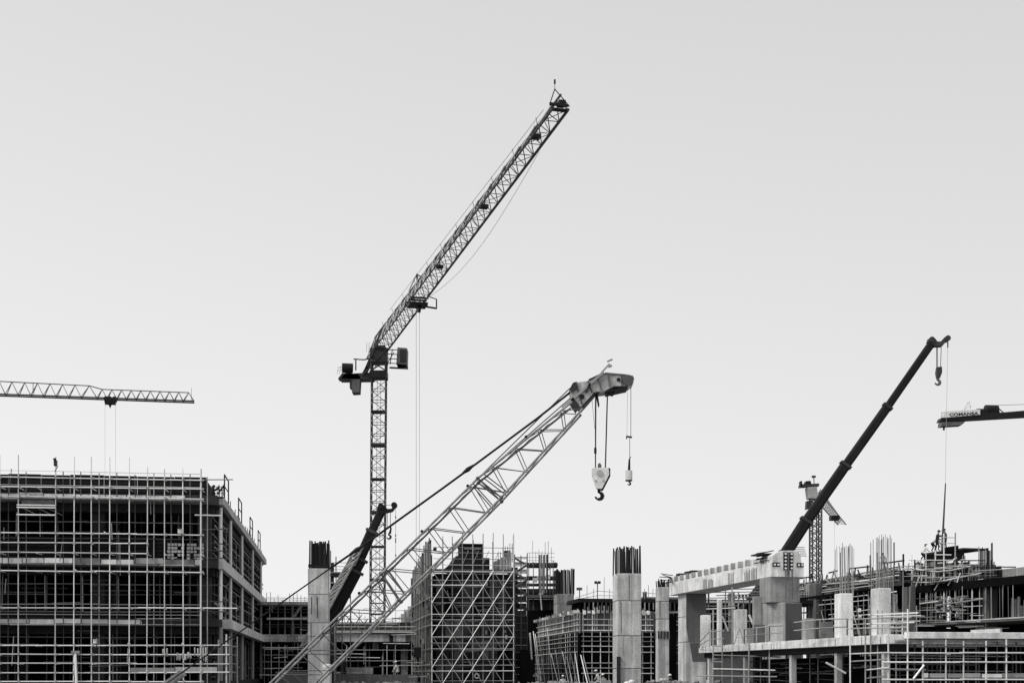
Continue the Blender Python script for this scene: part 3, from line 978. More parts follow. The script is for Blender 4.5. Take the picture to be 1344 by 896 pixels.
MB().box(U0, U1 - 5, 17, 17.4, 0, floors[0][1], F).build('back_wall', 'void', B)  # near-black walls stand in for the deep shade of the open storeys
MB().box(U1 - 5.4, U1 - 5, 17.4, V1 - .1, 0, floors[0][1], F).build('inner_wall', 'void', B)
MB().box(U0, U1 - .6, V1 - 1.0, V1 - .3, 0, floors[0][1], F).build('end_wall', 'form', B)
for u in (U1 - 1.3, -7.5, -15.5, -23.5):
    for v in ([2.6, 9, 15] if u < 0 else [2.6, 14, 25, 36, 47, 57]):
        big = u > 0
        for (za, _), (_, zb) in zip(floors[1:] + [(0, 0)], floors):
            MB().box(u - .5, u + .45, v, v + (1.0 if big else .8), za, zb, F).build('column', 'slab' if (big and v > 2.6) or not big else 'concrete_dark', B)
# formwork upstand on the roof slab, plank by plank
u = U0
while u < .2:
    L = min(R.uniform(1.9, 2.6), .25 - u)
    MB().box(u, u + L - .03, 1.62, 1.72, floors[0][0], zl(618.5) + J(.03), F).build('parapet_panel', 'form_band', B)
    u += L
MB().box(-3.0, .2, 1.75, 9, floors[0][0], zl(622), F).build('parapet_panel', 'form', B)
for zt, zb, u0, u1 in ((zl(700), floors[1][0], U0, -2.6), (zl(799), floors[2][0], U0, -5.5)):
    u = u0
    while u < u1:
        L = R.uniform(1.6, 2.9)
        MB().box(u, u + L - .05, 1.9 + J(.05), 2.0, zb, zt + J(.06), F).build('infill_panel', 'form_band', B)
        u += L

# scaffold along the front
S = thing('scaffold', F(-11, 0, 0), 'broad tube scaffold with plank walkways across the front of the widest building', 'scaffold', rz=phi)
su = [-1.244 * i for i in range(0, 20)]
tops_y = {0: 611, 1: 612, 2: 613, 3: 611, 4: 598}
for i, u in enumerate(su):
    if i == 9:
        continue
    rod('standard', F(u + J(.05), J(.02), 0), F(u + J(.06), J(.03), zl(tops_y.get(i, 598)) + J(.05)), .037 if i else .065, 'tube', S)
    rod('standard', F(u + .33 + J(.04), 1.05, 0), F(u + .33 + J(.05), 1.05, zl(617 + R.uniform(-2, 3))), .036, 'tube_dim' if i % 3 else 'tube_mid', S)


def ledger(y, v, ua, ub, mat='tube', r=.05, cut=7.0):
    u = ua
    while u < ub - .1:
        L = min(cut + J(1.2), ub - u)
        if ub - (u + L) < 1.5:
            L = ub - u
        z = zl(y)
        rod('ledger', F(u - .15, v + J(.02), z + J(.035)), F(u + L + .1, v + J(.02), z + J(.035)), r * .86, mat, S)
        u += L


UL = su[-1]
front = [(627, .05), (639, .052), (652, .055), (699.5, .052), (712, .048), (725, .05), (749, .05), (797, .055), (846, .052), (858, .05), (870, .05), (882, .05), (893.5, .05)]
for y, r_ in front:
    ub = .1
    if y in (712, 725):
        ub = -3.8
    if y == 797:
        ub = 2.4
    if 840 < y < 885:
        ub = 1.85
    ledger(y, -.06, UL, ub, 'tube', r_, 9.0)
for y, m_, r_ in ((615.6, 'tube', .03), (634.5, 'tube_mid', .05), (682, 'tube_mid', .03), (704, 'tube_dim', .04), (764.5, 'tube_dim', .045), (778, 'tube_dim', .035), (791.5, 'tube_mid', .05), (801, 'tube_dim', .05), (835, 'tube_dim', .04), (805.5, 'tube_mid', .035)):
    ledger(y, 1.0, UL, -.2, m_, r_, 8.0)
for i, u in enumerate(su):
    for y in (640, 653, 726, 750, 798, 847, 871):
        if R.random() < .75:
            rod('transom', F(u + .05, -.35 - J(.15), zl(y)), F(u + .1, 1.3 + J(.2), zl(y) + J(.03)), .038, 'tube', S)
# walkway toe boards: pale, one plank after the other
for y0, y1, v, lim in ((645, 651, 1.2, -1.2), (730.5, 737.5, 1.15, -.1), (811.5, 817, 1.2, -4.2)):
    u = UL
    while u < lim:
        L = min(R.uniform(1.3, 2.5), lim - u)
        d_ = J(.05)
        MB().box(u, u + L - .06, v, v + .05, zl(y1) + d_, zl(y0) + d_ + J(.04), F).build('toe_board', R.choice(['board', 'board', 'board', 'board_dim', 'concrete_lite']), S)
        u += L
for y in (654, 740, 819):
    u = UL
    while u < -.2:
        L = R.uniform(2, 3.4)
        MB().box(u, min(u + L - .1, -.1), .1, 1.15, zl(y) + J(.03), zl(y) + .06, F).build('plank', 'board_dim', S)
        u += L
MB().box(-3.6, -.6, 1.2, 1.26, zl(736), zl(731), F).build('toe_board', 'board_dim', S)
MB().box(-1.9, 1.0, 1.0, 1.06, zl(882), zl(874.5), F).build('toe_board', 'board', S)
MB().box(-5, -1.95, 1.0, 1.06, zl(881), zl(875.5), F).build('toe_board', 'board_dim', S)
for k_, ub_ in ((0, -2.5), (1, -1.15)):
    bs = MB()
    for r_ in range(5):
        for c_ in range(5):
            if R.random() < .8:
                u_ = ub_ + c_ * .24 + J(.02)
                bs.box(u_, u_ + .19, 1.5 + J(.04), 1.75, zl(730 - r_ * 4.6), zl(730 - r_ * 4.6) + .17, F)
    tag(bs.build('brick_stack', 'concrete', None), ['pale block stack behind the scaffold, second bay from the building corner', 'pale block stack behind the scaffold in the bay at the building corner'][k_], 'brick stack')
# small suspended platform
for y, r_ in ((663.5, .06), (666.5, .05), (676, .055)):
    rod('platform_rail', F(su[10] - .05, -.2, zl(y)), F(su[8] + .05, -.2, zl(y)), r_, 'tube', S)
for u_ in (su[10] + .35, su[10] + 1.35, su[8] - .45):
    rod('platform_brace', F(u_, -.15, zl(667)), F(u_ + .8, .6, zl(674.5)), .03, 'tube_mid', S)
MB().box(su[10] + .2, su[8] - .1, .1, .8, zl(662), zl(656), F).build('platform_box', 'form_grey', S)
# low return scaffold in front of the flank
for u_, v_, y0, m_ in ((1.75, 0, 831, 'tube'), (1.8, 2, 833, 'tube_mid'), (2.2, 4.0, 832, 'tube_mid'), (1.1, 1.2, 838, 'tube_mid')):
    rod('standard', F(u_, v_, 0), F(u_, v_, zl(y0)), .06, m_, S)
for y in (846, 858, 870, 882):
    rod('ledger', F(1.7, -.1, zl(y)), F(2.1, 5.5, zl(y)), .045, 'tube_mid', S)
rod('ledger', F(-.2, .1, zl(626)), F(2.2, .1, zl(625)), .04, 'tube_mid', S)
rod('ledger', F(-.5, .5, zl(672)), F(1.4, .5, zl(672.5)), .06, 'tube', S)
for y in (690, 708, 718, 728, 765, 786, 800):
    rod('ledger', F(-.1, 1.2, zl(y)), F(1.6 + J(.4), 1.4, zl(y) + J(.1)), .045, 'tube_dim', S)
rod('bracing_pole', F(su[7] + .35, -.25, 0), F(su[7] + .15, -.25, zl(856)), .095, 'tube', S)
MB().box(su[7] - .1, su[7] + .45, -.35, -.1, zl(857), zl(853.5), F).build('fork_head', 'tube_mid', S)
for i in range(14):
    u_, v_ = R.uniform(-21, -1), R.uniform(-.1, .1)
    y_ = R.choice([699.5, 652, 749, 846])
    rod('coupler', F(u_ - .22, -.14, zl(y_) + .14), F(u_, -.14, zl(y_) - .02), .045, 'tube', S)

cp = MB()
for i, u in enumerate(su):
    if i == 9:
        continue
    for y, r_ in front:
        if y in (712, 725) and i < 3:
            continue
        c_ = F(u + .06, -.06, zl(y) + J(.02))
        cp.box8([c_ + Vector(q) * (.075 + J(.02)) for q in ((-1, -1, -1), (1, -1, -1), (1, 1, -1), (-1, 1, -1), (-1, -1, 1), (1, -1, 1), (1, 1, 1), (-1, 1, 1))])
tag(cp.build('tube_couplers', 'tube_mid', S), kind='stuff')
for i in range(26):
    u_, y_ = R.uniform(-22, -1), R.uniform(640, 880)
    L = R.uniform(.8, 3.2)
    if R.random() < .5:
        rod('loose_tube', F(u_, .6 + J(.4), zl(y_)), F(u_ + L, .6 + J(.4), zl(y_) + J(.12)), .03, R.choice(['tube_mid', 'tube_dim']), S)
    else:
        rod('loose_tube', F(u_, .6 + J(.4), zl(y_)), F(u_ + J(.15), .7, zl(y_) + L * .7), .03, R.choice(['tube_mid', 'tube_dim']), S)

# props inside the open storeys
lab = 'thin shoring prop standing in the dark storeys behind the broad tube scaffold'
for (za, _), (_, zb) in zip(floors[1:] + [(0, 0)], floors):
    for i in range(26):
        u_ = -22 + 21.6 * (i + R.random()) / 26
        v_ = R.uniform(2.2, 6.5)
        o = rod('shoring_prop', F(u_, v_, za), F(u_ + J(.08), v_, zb), R.uniform(.032, .05), R.choice(['tube_dim', 'tube_dim', 'tube_mid']), None)
        tag(o, lab, 'prop', 'shoring props inside the wide building')
    for i in range(9):
        u_ = -22 + 20 * (i + R.random()) / 9
        z_ = za + (zb - za) * R.uniform(.35, .8)
        o = rod('shoring_rail', F(u_, 3 + J(.8), z_), F(min(u_ + R.uniform(2, 5), -.4), 3 + J(.8), z_), .035, 'tube_dim', None)
        tag(o, 'thin horizontal shoring tube in the dark storeys behind the broad tube scaffold', 'tube', 'shoring tubes inside the wide building')
# posts and rails along the flank
for k, ((za, _), (_, zb)) in enumerate(zip(floors[1:] + [(0, 0)], floors)):
    if k > 2:
        break
    for j, v_ in enumerate((3.2, 12.0, 24.5, 39.0, 53.0)):
        for q in range(3):
            z_ = za + (zb - za) * R.uniform(.1, .9)
            o = rod('flank_tube', F(U1 - .5, v_ - 2 + J(1), z_), F(U1 - .5, v_ + R.uniform(4, 9), z_ + (J(.2) if q else R.uniform(-1.2, 1.2))), .05, R.choice(['tube_mid', 'tube_dim']), None)
            tag(o, 'stray scaffold tube lashed across the receding flank of the widest building', 'tube', 'tubes across the receding flank')
        o = rod('flank_post', F(U1 - .22, v_, za), F(U1 - .22, v_, zb), .13 if k < 2 else .16, 'tube' if k < 2 else 'tube_mid', None)
        tag(o, 'pale round post between floor edges on the receding flank of the widest building', 'post', 'posts along the receding flank')
    if k < 2:
        for zf in (.22, .5, .76):
            z_ = za + (zb - za) * zf
            o = rod('guard_rail', F(U1 - .4, 4 + 3 * R.random(), z_), F(U1 - .4, V1 - 3, z_ + J(.15)), .05, 'tube_mid', None)
            tag(o, 'thin rail strung between the pale posts on the receding flank', 'rail', 'rails along the receding flank')
for j in range(9):
    v_ = 6 + j * 6
    MB().box(U1 - .9, U1 - .75, v_, v_ + 2.6 + J(.8), floors[3][0], floors[2][1] - .3, F).build('hanging_panel', 'form_grey' if j % 2 else 'form', B)
SF = thing('scaffold', F(U1 - .8, 30, 0), 'dim inner tube scaffold in the shaded bays of the receding flank', 'scaffold', rz=phi)
for i in range(18):
    v_ = 4.5 + i * 3.0 + J(.6)
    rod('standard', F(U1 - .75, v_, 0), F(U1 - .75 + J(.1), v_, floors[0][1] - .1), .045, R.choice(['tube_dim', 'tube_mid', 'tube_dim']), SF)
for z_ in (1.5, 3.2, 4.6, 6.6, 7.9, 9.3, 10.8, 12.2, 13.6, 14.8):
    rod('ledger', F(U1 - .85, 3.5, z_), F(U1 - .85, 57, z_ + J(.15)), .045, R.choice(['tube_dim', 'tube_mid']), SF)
# roof edge guard frames
for j, v_ in enumerate((5.0, 19.0, 33.5, 46.0)):
    G = thing('edge_barrier', F(U1 - .1, v_, floors[0][0]), 'dark upright edge barrier on the roof edge of the receding flank', 'barrier', 'barriers on the roof edge', rz=phi)
    hgt_ = 1.75
    z_ = floors[0][0] + .2
    for dv in (0, 3.6):
        rod('frame_post', F(U1 - .1, v_ + dv, z_), F(U1 - .1, v_ + dv, z_ + hgt_), .05, 'rebar', G)
    rod('frame_rail', F(U1 - .1, v_ - .05, z_ + hgt_), F(U1 - .1, v_ + 3.65, z_ + hgt_), .05, 'rebar', G)
    rod('frame_rail', F(U1 - .1, v_, z_ + .9), F(U1 - .1, v_ + 3.6, z_ + .9), .04, 'rebar', G)
for j in range(22):
    v_ = 3 + j * 2.5
    o = rod('starter_bar', F(U1 - .3, v_, floors[0][0]), F(U1 - .3, v_ + J(.1), floors[0][0] + R.uniform(.5, 1.0)), .035, 'rebar', None)
    tag(o, 'short dark starter bar along the roof edge of the receding flank', 'rebar', 'starter bars on the roof edge')
# corner cage with forked boards
K = thing('rebar_cage', F(.8, 1.8, floors[0][0]), 'dark rebar cage with two forked boards at the roof corner of the widest building', 'rebar cage', rz=phi)
for i in range(9):
    u_ = .05 + i * .17
    rod('vertical_bar', F(u_, 1.7 + .6 * (i % 2), floors[0][0]), F(u_, 1.7 + .6 * (i % 2), zl(632 - R.uniform(0, 4))), .028, 'rebar', K)
for z_ in (zl(640), zl(635), zl(631)):
    rod('tie_bar', F(.05, 1.7, z_), F(1.45, 1.7, z_), .025, 'rebar', K)
rod('forked_board', F(.55, 1.6, zl(645)), F(.75, 1.6, zl(629)), .09, 'rebar', K)
rod('forked_board', F(.65, 1.6, zl(638)), F(1.1, 1.6, zl(632)), .08, 'rebar', K)
rod('forked_board', F(1.0, 1.6, zl(641)), F(1.5, 1.6, zl(628)), .07, 'rebar', K)
rod('tie_bar', F(-.1, 1.6, zl(646.5)), F(1.4, 1.6, zl(646)), .06, 'rebar', K)
# lamps and boxes
for (x, y, w_, h_, D, lb) in ((237.3, 697, 5.2, 6.5, 99.6, 'white boxy floodlight clamped to the scaffold near the building corner'), (74, 608, 3.4, 8, 98.5, 'small dark lamp box on a pole top above the roofline'), (126, 841, 4.2, 6.5, 98.9, 'small pale lamp box hung in the lower scaffold bay')):
    c_ = C(x, y, D)
    k_ = D / FPX
    L = thing('floodlight', c_, lb, 'floodlight')
    m_ = MB().box(c_.x - w_ / 2 * k_, c_.x + w_ / 2 * k_, c_.y - .35, c_.y, c_.z - h_ / 2 * k_, c_.z + h_ / 2 * k_)
    m_.build('lamp_body', 'steel' if y < 650 else 'paint_white', L, bevel=.03)
    MB().box(c_.x - w_ / 2 * k_, c_.x + w_ / 2 * k_, c_.y - .42, c_.y - .3, c_.z + h_ / 2 * k_ - .02, c_.z + h_ / 2 * k_ + .1).build('lamp_hood', 'black', L)
    rod('lamp_bracket', c_ + Vector((.1, 0, -.2)), c_ + Vector((-.15, .1, -.55)), .03, 'steel', L)
# washing
lb = 'white rags hung in a row on the lower scaffold rail'
for i, (x, y0, h_) in enumerate(((214, 851, 9), (219, 850, 11), (233, 856, 11), (236, 857, 10), (239.5, 856, 9), (243, 857.5, 9), (247, 855, 9), (250, 857, 7), (255.5, 849, 12), (259.5, 850, 12), (266.5, 849, 19), (270, 849, 20))):
    c_ = C(x, y0, 99.2)
    k_ = .0532
    m_ = MB()
    w_ = R.uniform(1.2, 2.2) * k_
    for a_ in range(4):
        x0 = c_.x - w_ / 2 + w_ * a_ / 4
        m_.box8([Vector((x0, c_.y + J(.06), c_.z - h_ * k_ * R.uniform(.75, 1))), Vector((x0 + w_ / 4, c_.y + J(.06), c_.z - h_ * k_ * R.uniform(.75, 1))), Vector((x0 + w_ / 4, c_.y + .12, c_.z - h_ * k_ * .8)), Vector((x0, c_.y + .12, c_.z - h_ * k_ * .8)), Vector((x0, c_.y, c_.z)), Vector((x0 + w_ / 4, c_.y, c_.z)), Vector((x0 + w_ / 4, c_.y + .06, c_.z)), Vector((x0, c_.y + .06, c_.z))])
    tag(m_.build('rag', 'cloth_pale', None), lb, 'rag', 'rags on the scaffold rail')
    rod_ = None

# ================================================================== PILLARS
def pillar(px0, px1, ytop, D, rot, rebar, label, depth=None, joints=(), mat='concrete', bars=None, ybot=None, rb_mat='rebar', rr=.03, group=None, stain=()):
    """square pillar whose silhouette spans px0..px1; rebar = (x0, x1, ytop)"""
    k = D / FPX
    c, s = math.cos(rot), math.sin(rot)
    w_ = (px1 - px0) * k
    dpt = depth or w_
    xc = (px0 + px1) / 2
    # silhouette width of a rotated box seen from the side position
    vis = abs(s) * dpt + (0.0)
    ww = max(.2, (w_ - vis - abs((xc - CX) / FPX) * dpt * .5) / c)
    ctr = C(xc, HY, D + dpt / 2)
    ctr.x = (xc - CX) / FPX * D + (xc - CX) / FPX * dpt * .25
    z0 = 0 if ybot is None else ZY(ybot, D)
    z1 = ZY(ytop, D)
    T = thing('concrete_pillar', (ctr.x, ctr.y, z0), label, 'pillar', group, rz=rot)
    fr = frame(ctr, rot)
    cuts = [z1] + sorted([ZY(y, D) for y in joints], reverse=True) + [z0]
    for za, zb_ in zip(cuts, cuts[1:]):
        sh = MB().box(-ww / 2, ww / 2, -dpt / 2, dpt / 2, zb_ + (.012 if zb_ != z0 else 0), za - (.012 if za != z1 else 0), fr).build('shaft_lift', mat, T, bevel=.05)
    MB().box(-ww / 2 + .03, ww / 2 - .03, -dpt / 2 + .03, dpt / 2 - .03, z0 + .1, z1 - .1, fr).build('shaft_core', 'joint', T)
    if D < 120 and ybot is None:
        MB().box(-.008 + ww * .08, .008 + ww * .08, -dpt / 2 - .004, -dpt / 2 + .02, z0, z1, fr).build('form_seam', 'concrete_mid', T)
        for q in range(5):
            u_ = R.uniform(-.45, .4) * ww
            zz = R.choice(cuts[:-1])
            MB().box(u_, u_ + R.uniform(.02, .07), -dpt / 2 - .003, -dpt / 2 + .01, max(z0, zz - R.uniform(.5, 1.6)), zz - .02, fr).build('seep_stain', 'concrete_mid', T)
    for (x, ya, yb, wd) in stain:
        u_ = (x - xc) * k
        MB().box(u_ - wd * k, u_ + wd * k, -dpt / 2 - .006, -dpt / 2, ZY(yb, D), ZY(ya, D), fr).build('seep_stain', 'concrete_dark', sh)
    if rebar:
        x0, x1, yt = rebar
        n_ = bars or 18
        hw_ = (x1 - x0) * k / 2 * .96
        off = ((x0 + x1) / 2 - xc) * k
        hd_ = dpt / 2 * .85
        for i in range(n_):
            f_ = i / (n_ - 1)
            for vv in ((-hd_, hd_) if i % 2 == 0 else (-hd_ * .97,)):
                if rb_mat == 'rebar' and R.random() < .04:
                    continue
                u_ = off - hw_ + 2 * hw_ * f_ + J(.03)
                rod('rebar', fr(u_, vv, z1 - .1), fr(u_ + J(.04), vv + J(.04), ZY(yt, D) + J(.16)), rr * R.uniform(.8, 1.25), rb_mat if R.random() > .12 else 'rebar_pale', T)
    return T, fr, ww, dpt


T, fr, ww, dp = pillar(402, 433, 745.5, 105, math.radians(4), (404.5, 431, 711), 'square concrete pillar with dense dark rebar on top, crossed by the crane pendant line', joints=(780, 817, 835), bars=19, rr=.05, stain=((409, 783, 806, .7), (416.5, 783, 811, .9)))
for z in (743, 741):
    MB().box(-ww / 2 + .02, ww / 2 - .02, -dp / 2 + .02, -dp / 2 + .1, ZY(z, 105) - .05, ZY(z, 105) + .05, fr).build('rebar_tie', 'rebar', T)
T, fr, ww, dp = pillar(727, 753.5, 779, 149, math.radians(7), (728.5, 752.5, 747), 'grey concrete pillar with tall dark rebar, half hidden by the pale ribbed formwork', joints=(792,), bars=19, rr=.068, mat='concrete_mid')
T, fr, ww, dp = pillar(805, 842, 752, 88, math.radians(5), (806.5, 840, 718), 'tallest free-standing pale concrete pillar with dark rebar crown in the middle of the site', joints=(788, 834, 877), bars=21, rr=.046, stain=((823.5, 754, 788, .6), (813, 790, 830, .4)), mat='concrete')
MB().box(-ww / 2 - .03, -ww / 2 + .2, -dp / 2 - .18, -dp / 2 - .02, 0, ZY(861, 88), fr).build('timber_strut', 'form', T)
T, fr, ww, dp = pillar(861, 878.5, 770, 105, math.radians(6), (863, 877, 760.5), 'slim pale concrete pillar with short rebar crown, just before the crossbeam end', joints=(789, 812), bars=10, rr=.042, mat='concrete')
MB().box(-ww / 2 - .03, ww / 2 + .03, -dp / 2 - .03, dp / 2 + .03, ZY(837, 105), ZY(828, 105), fr).build('exposed_rebar_band', 'form_grey', T)
for i in range(8):
    rod('rebar', fr(-ww / 2 + ww * i / 7, -dp / 2 - .05, ZY(838, 105)), fr(-ww / 2 + ww * i / 7, -dp / 2 - .05, ZY(827, 105)), .022, 'rebar_pale' if i % 2 else 'rebar', T)
rod('standpipe', fr(-ww / 2 - .1, -dp / 2 - .15, 0), fr(-ww / 2 - .1, -dp / 2 - .15, ZY(829, 105)), .05, 'tube', T)

# ================================================================== CROSSBEAM AND ITS PIERS
bl, brr = C(877, HY, 118), C(1012, HY, 95)
bd = (Vector((bl.x, bl.y)) - Vector((brr.x, brr.y)))
bL = bd.length
bphi = math.atan2(-bd.x, bd.y)
FB = frame(brr, bphi)            # u along the end face, v away along the beam
BW = 2.33
zb = ZY(756.5, 95)
zt = ZY(737.5, 95)
T = thing('concrete_crossbeam', FB(BW / 2, bL / 2, zb), 'long pale concrete crossbeam with stepped teeth along its top, resting on two piers', 'beam', rz=bphi)
body = MB().box(0, BW, 0, bL, zb, zt, FB).build('beam_body', 'concrete_lite', T, bevel=.03)
eb = MB().prism([FB(.1, -.012, zt - .02), FB(.1, -.012, zt + .45), FB(.35, -.012, ZY(725, 95)), FB(.75, -.012, ZY(722, 95)), FB(1.75, -.012, ZY(721.5, 95)), FB(2.1, -.012, ZY(726, 95)), FB(2.15, -.012, zt - .02)], FB(0, 2.4, 0) - FB(0, 0, 0)).build('end_block', 'concrete_lite', T, bevel=.03)
for i in range(13):
    v0 = 4.0 + i * 1.52
    MB().prism([FB(-.02, v0, zt + .12), FB(-.02, v0 + .95, zt + .12), FB(-.02, v0 + .95, zt + .55), FB(-.02, v0 + .1, zt + .50)], FB(1.0, 0, 0) - FB(0, 0, 0)).build('beam_tooth', 'concrete_mid', T, bevel=.015)
    MB().box(.02, .9, v0 - .55, v0 + .96, zt - .003, zt + .47, FB).build('beam_tooth_infill', 'concrete_lite', T)
MB().box(1.0, 1.25, 3.8, bL - .5, zt, zt + .55, FB).build('beam_upstand', 'concrete_lite', T)


def studs(u0, u1, z0, z1, nu, nz):
    p_ = MB().box(u0, u1, -.05, -.014, z0, z1, FB).build('anchor_plate', 'black', T)
    for i in range(nu):
        for j in range(nz):
            c_ = FB(u0 + (u1 - u0) * (i + .5) / nu, -.10, z0 + (z1 - z0) * (j + .5) / nz)
            MB().disc(c_, FB(0, 1, 0) - FB(0, 0, 0), min((u1 - u0) / nu, (z1 - z0) / nz) * .27, .12, 10).build('anchor_head', 'paint_white', p_)


ku = BW / 46.0
for x0, x1, y0, y1, nu, nz in ((1029, 1034.2, 724, 747.5, 1, 5), (1037.4, 1042.6, 724, 747.5, 1, 5), (1014, 1024, 737.8, 743.2, 2, 1), (1047.6, 1057.4, 738, 743.4, 2, 1)):
    studs((x0 - 1012) * ku, (x1 - 1012) * ku, ZY(y1, 95), ZY(y0, 95), nu, nz)
for x in (1032, 1037, 1041):
    rod('drain_pipe', FB((x - 1012) * ku, -.08, ZY(786, 95)), FB((x - 1012) * ku, -.08, ZY(747, 95)), .04 if x != 1037 else .02, 'steel_mid', T)
MB().box((1034.5 - 1012) * ku, (1037.2 - 1012) * ku, -.03, -.015, zb + .05, ZY(724, 95), FB).build('cable_slot', 'concrete_dark', T)
for v0, zz_, n_ in ((.5, 1.1, 4), (1.4, .8, 4)):
    for i in range(n_):
        rod('rebar', FB(.5, v0 + .4 * i / n_, zt + .2 + .22 * i), FB(-.35 - J(.2), v0 + .5 + J(.4), zt + .1 + .2 * i + J(.04)), .035, 'black', T)
MB().box(-.5, .9, .9, 2.5, ZY(725.5, 95) - .02, ZY(724, 95), FB).build('edge_board', 'form', T)
for i in range(5):
    rod('rebar', FB(BW - .4, .4 + .1 * i, zt + .5 + .15 * i), FB(BW + .35, .4 + .1 * i, zt + .5 + .15 * i), .025, 'rebar', T)
for i in range(7):
    rod('rebar', FB(.3, bL - .3, zt + .1 + .2 * (i % 4)), FB(-1.0 - J(.5), bL - .4 - .5 * i, zt + .05 + .22 * (i % 4)), .035, 'rebar', T)
for v_ in (bL - 1.2, bL - 3.4, bL - 4.6):
    MB().box(.3, 1.2, v_ - .8, v_, zt + .5, zt + .78 + J(.06), FB).build('edge_board', 'form', T)
for va, n_ in ((14.0, 3), (12.8, 4), (8.3, 2), (7.6, 2), (4.9, 4), (3.5, 4)):
    for i in range(n_):
        v_ = va - .3 * i
        rod('stirrup_bar', FB(-.06, v_, zb + .02), FB(-.06, v_, zb + R.uniform(.5, .85)), .02, 'rebar', T)

# far pier (under the beam's thin end) and near pier
Te = thing('concrete_pier', FB(BW / 2, bL - 2.4, 0), 'two-toned concrete pier, its front coloured with stain and shade, under the far thin end of the toothed crossbeam', 'pier', rz=bphi)
ps = MB().box(.35, 2.1, bL - 3.6, bL - 1.6, 0, zb - .003, FB).build('shaft', 'concrete', Te, bevel=.05)
for y in (809, 842):
    MB().box(.345, 2.105, bL - 3.605, bL - 1.595, ZY(y, 115) - .03, ZY(y, 115) + .03, FB).build('pour_joint', 'joint', ps)
# camera face: stain and the beam's shadow put into the colour, pale wedge below
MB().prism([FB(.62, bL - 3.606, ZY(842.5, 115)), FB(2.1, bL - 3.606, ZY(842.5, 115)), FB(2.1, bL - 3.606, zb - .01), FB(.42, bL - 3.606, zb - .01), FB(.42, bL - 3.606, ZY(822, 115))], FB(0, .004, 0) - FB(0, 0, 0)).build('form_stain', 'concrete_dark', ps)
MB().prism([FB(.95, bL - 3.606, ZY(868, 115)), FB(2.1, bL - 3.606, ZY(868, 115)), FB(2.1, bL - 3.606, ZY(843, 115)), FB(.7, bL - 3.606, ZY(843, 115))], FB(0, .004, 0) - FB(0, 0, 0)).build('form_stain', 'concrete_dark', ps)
Tf = thing('concrete_pier', FB(BW / 2, 1.2, 0), 'stout stepped concrete pier with drain pipes under the near plated end of the crossbeam', 'pier', rz=bphi)
MB().box(.0, 2.1, .15, 2.2, ZY(790, 95), zb - .003, FB).build('shaft', 'concrete_mid', Tf, bevel=.06)
rp = math.radians(28)
FP = frame(FB(1.1, .7, 0), bphi + rp)
MB().box(-.72, .95, -.85, 1.2, 0, ZY(790, 95) - .004, FP).build('pedestal', 'concrete_mid', Tf, bevel=.06)
MB().box(-.72, .95, -.856, -.852, 3, ZY(791, 95), FP).build('form_stain', 'concrete_dark', Tf)  # right-hand face coloured darker, its shade painted in the tone

# ================================================================== PODIUM DECK (bottom right)
pl_, pr_ = C(917, HY, 89), C(1163, HY, 61.5)
dd = Vector((pl_.x - pr_.x, pl_.y - pr_.y))
dphi = math.atan2(-dd.x, dd.y)
FD = frame(pr_, dphi)
DL = dd.length
zt, zb = ZY(848, 89), ZY(856.5, 89)
T = thing('podium_deck', FD(8, 12, 0), 'low concrete podium deck with a pale edge on slim columns, tube scaffolds beneath', 'deck', rz=dphi)
MB().box(0, 22, 0, DL, zb, zt, FD).build('deck_slab', 'concrete_lite', T, bevel=.02)
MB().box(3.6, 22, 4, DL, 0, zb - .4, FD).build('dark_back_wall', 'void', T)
MB().box(.3, 1.2, .3, DL - .2, zb - .3, zb - .003, FD).build('downstand_beam', 'form', T)
for v_ in (1.0, 6.4, 12.5, 20.0, DL - 1.0):
    MB().box(.35, .65, v_, v_ + .3, 0, zb - .31, FD).build('deck_column', 'concrete', T, bevel=.02)
for i in range(14):
    v_ = DL * (i + R.random()) / 14
    MB().box(-.006, 0, v_, v_ + .05 + .03 * R.random(), zb + .02, zb + R.uniform(.2, zt - zb), FD).build('edge_crack', 'joint', T)
# front edge continues square to the camera
ze = ZY(829.5, 62)
zeb = ZY(838, 62)
MB().box(.8, 24, -.55, -.02, zeb, ze, FD).build('front_edge', 'concrete_lite', T, bevel=.02)
MB().box(.4, 22, -.35, .3, zeb - .12, zeb - .05, FD).build('front_edge_plank', 'board_dim', T)
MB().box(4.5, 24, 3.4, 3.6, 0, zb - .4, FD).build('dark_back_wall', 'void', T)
for x0, x1, y0, y1 in ((1247, 1262, 841.5, 843.5), (1282, 1290, 842.5, 845), (1292, 1300, 843, 845)):
    a_, b_ = C(x0, y1, 62), C(x1, y0, 62)
    MB().box(a_.x, b_.x, 63.2, 63.3, a_.z, b_.z).build('edge_board', 'board', T)

Sx = thing('scaffold', FD(5, -.9, 0), 'close tube scaffold with a plank walkway under the podium edge nearest the camera', 'scaffold', rz=dphi)
DS = 61.0


def srod(n_, xa, ya, xb, yb, D, r, m_, S_, D2=None):
    return rod(n_, C(xa, ya, D), C(xb, yb, D2 or D), r, m_, S_)


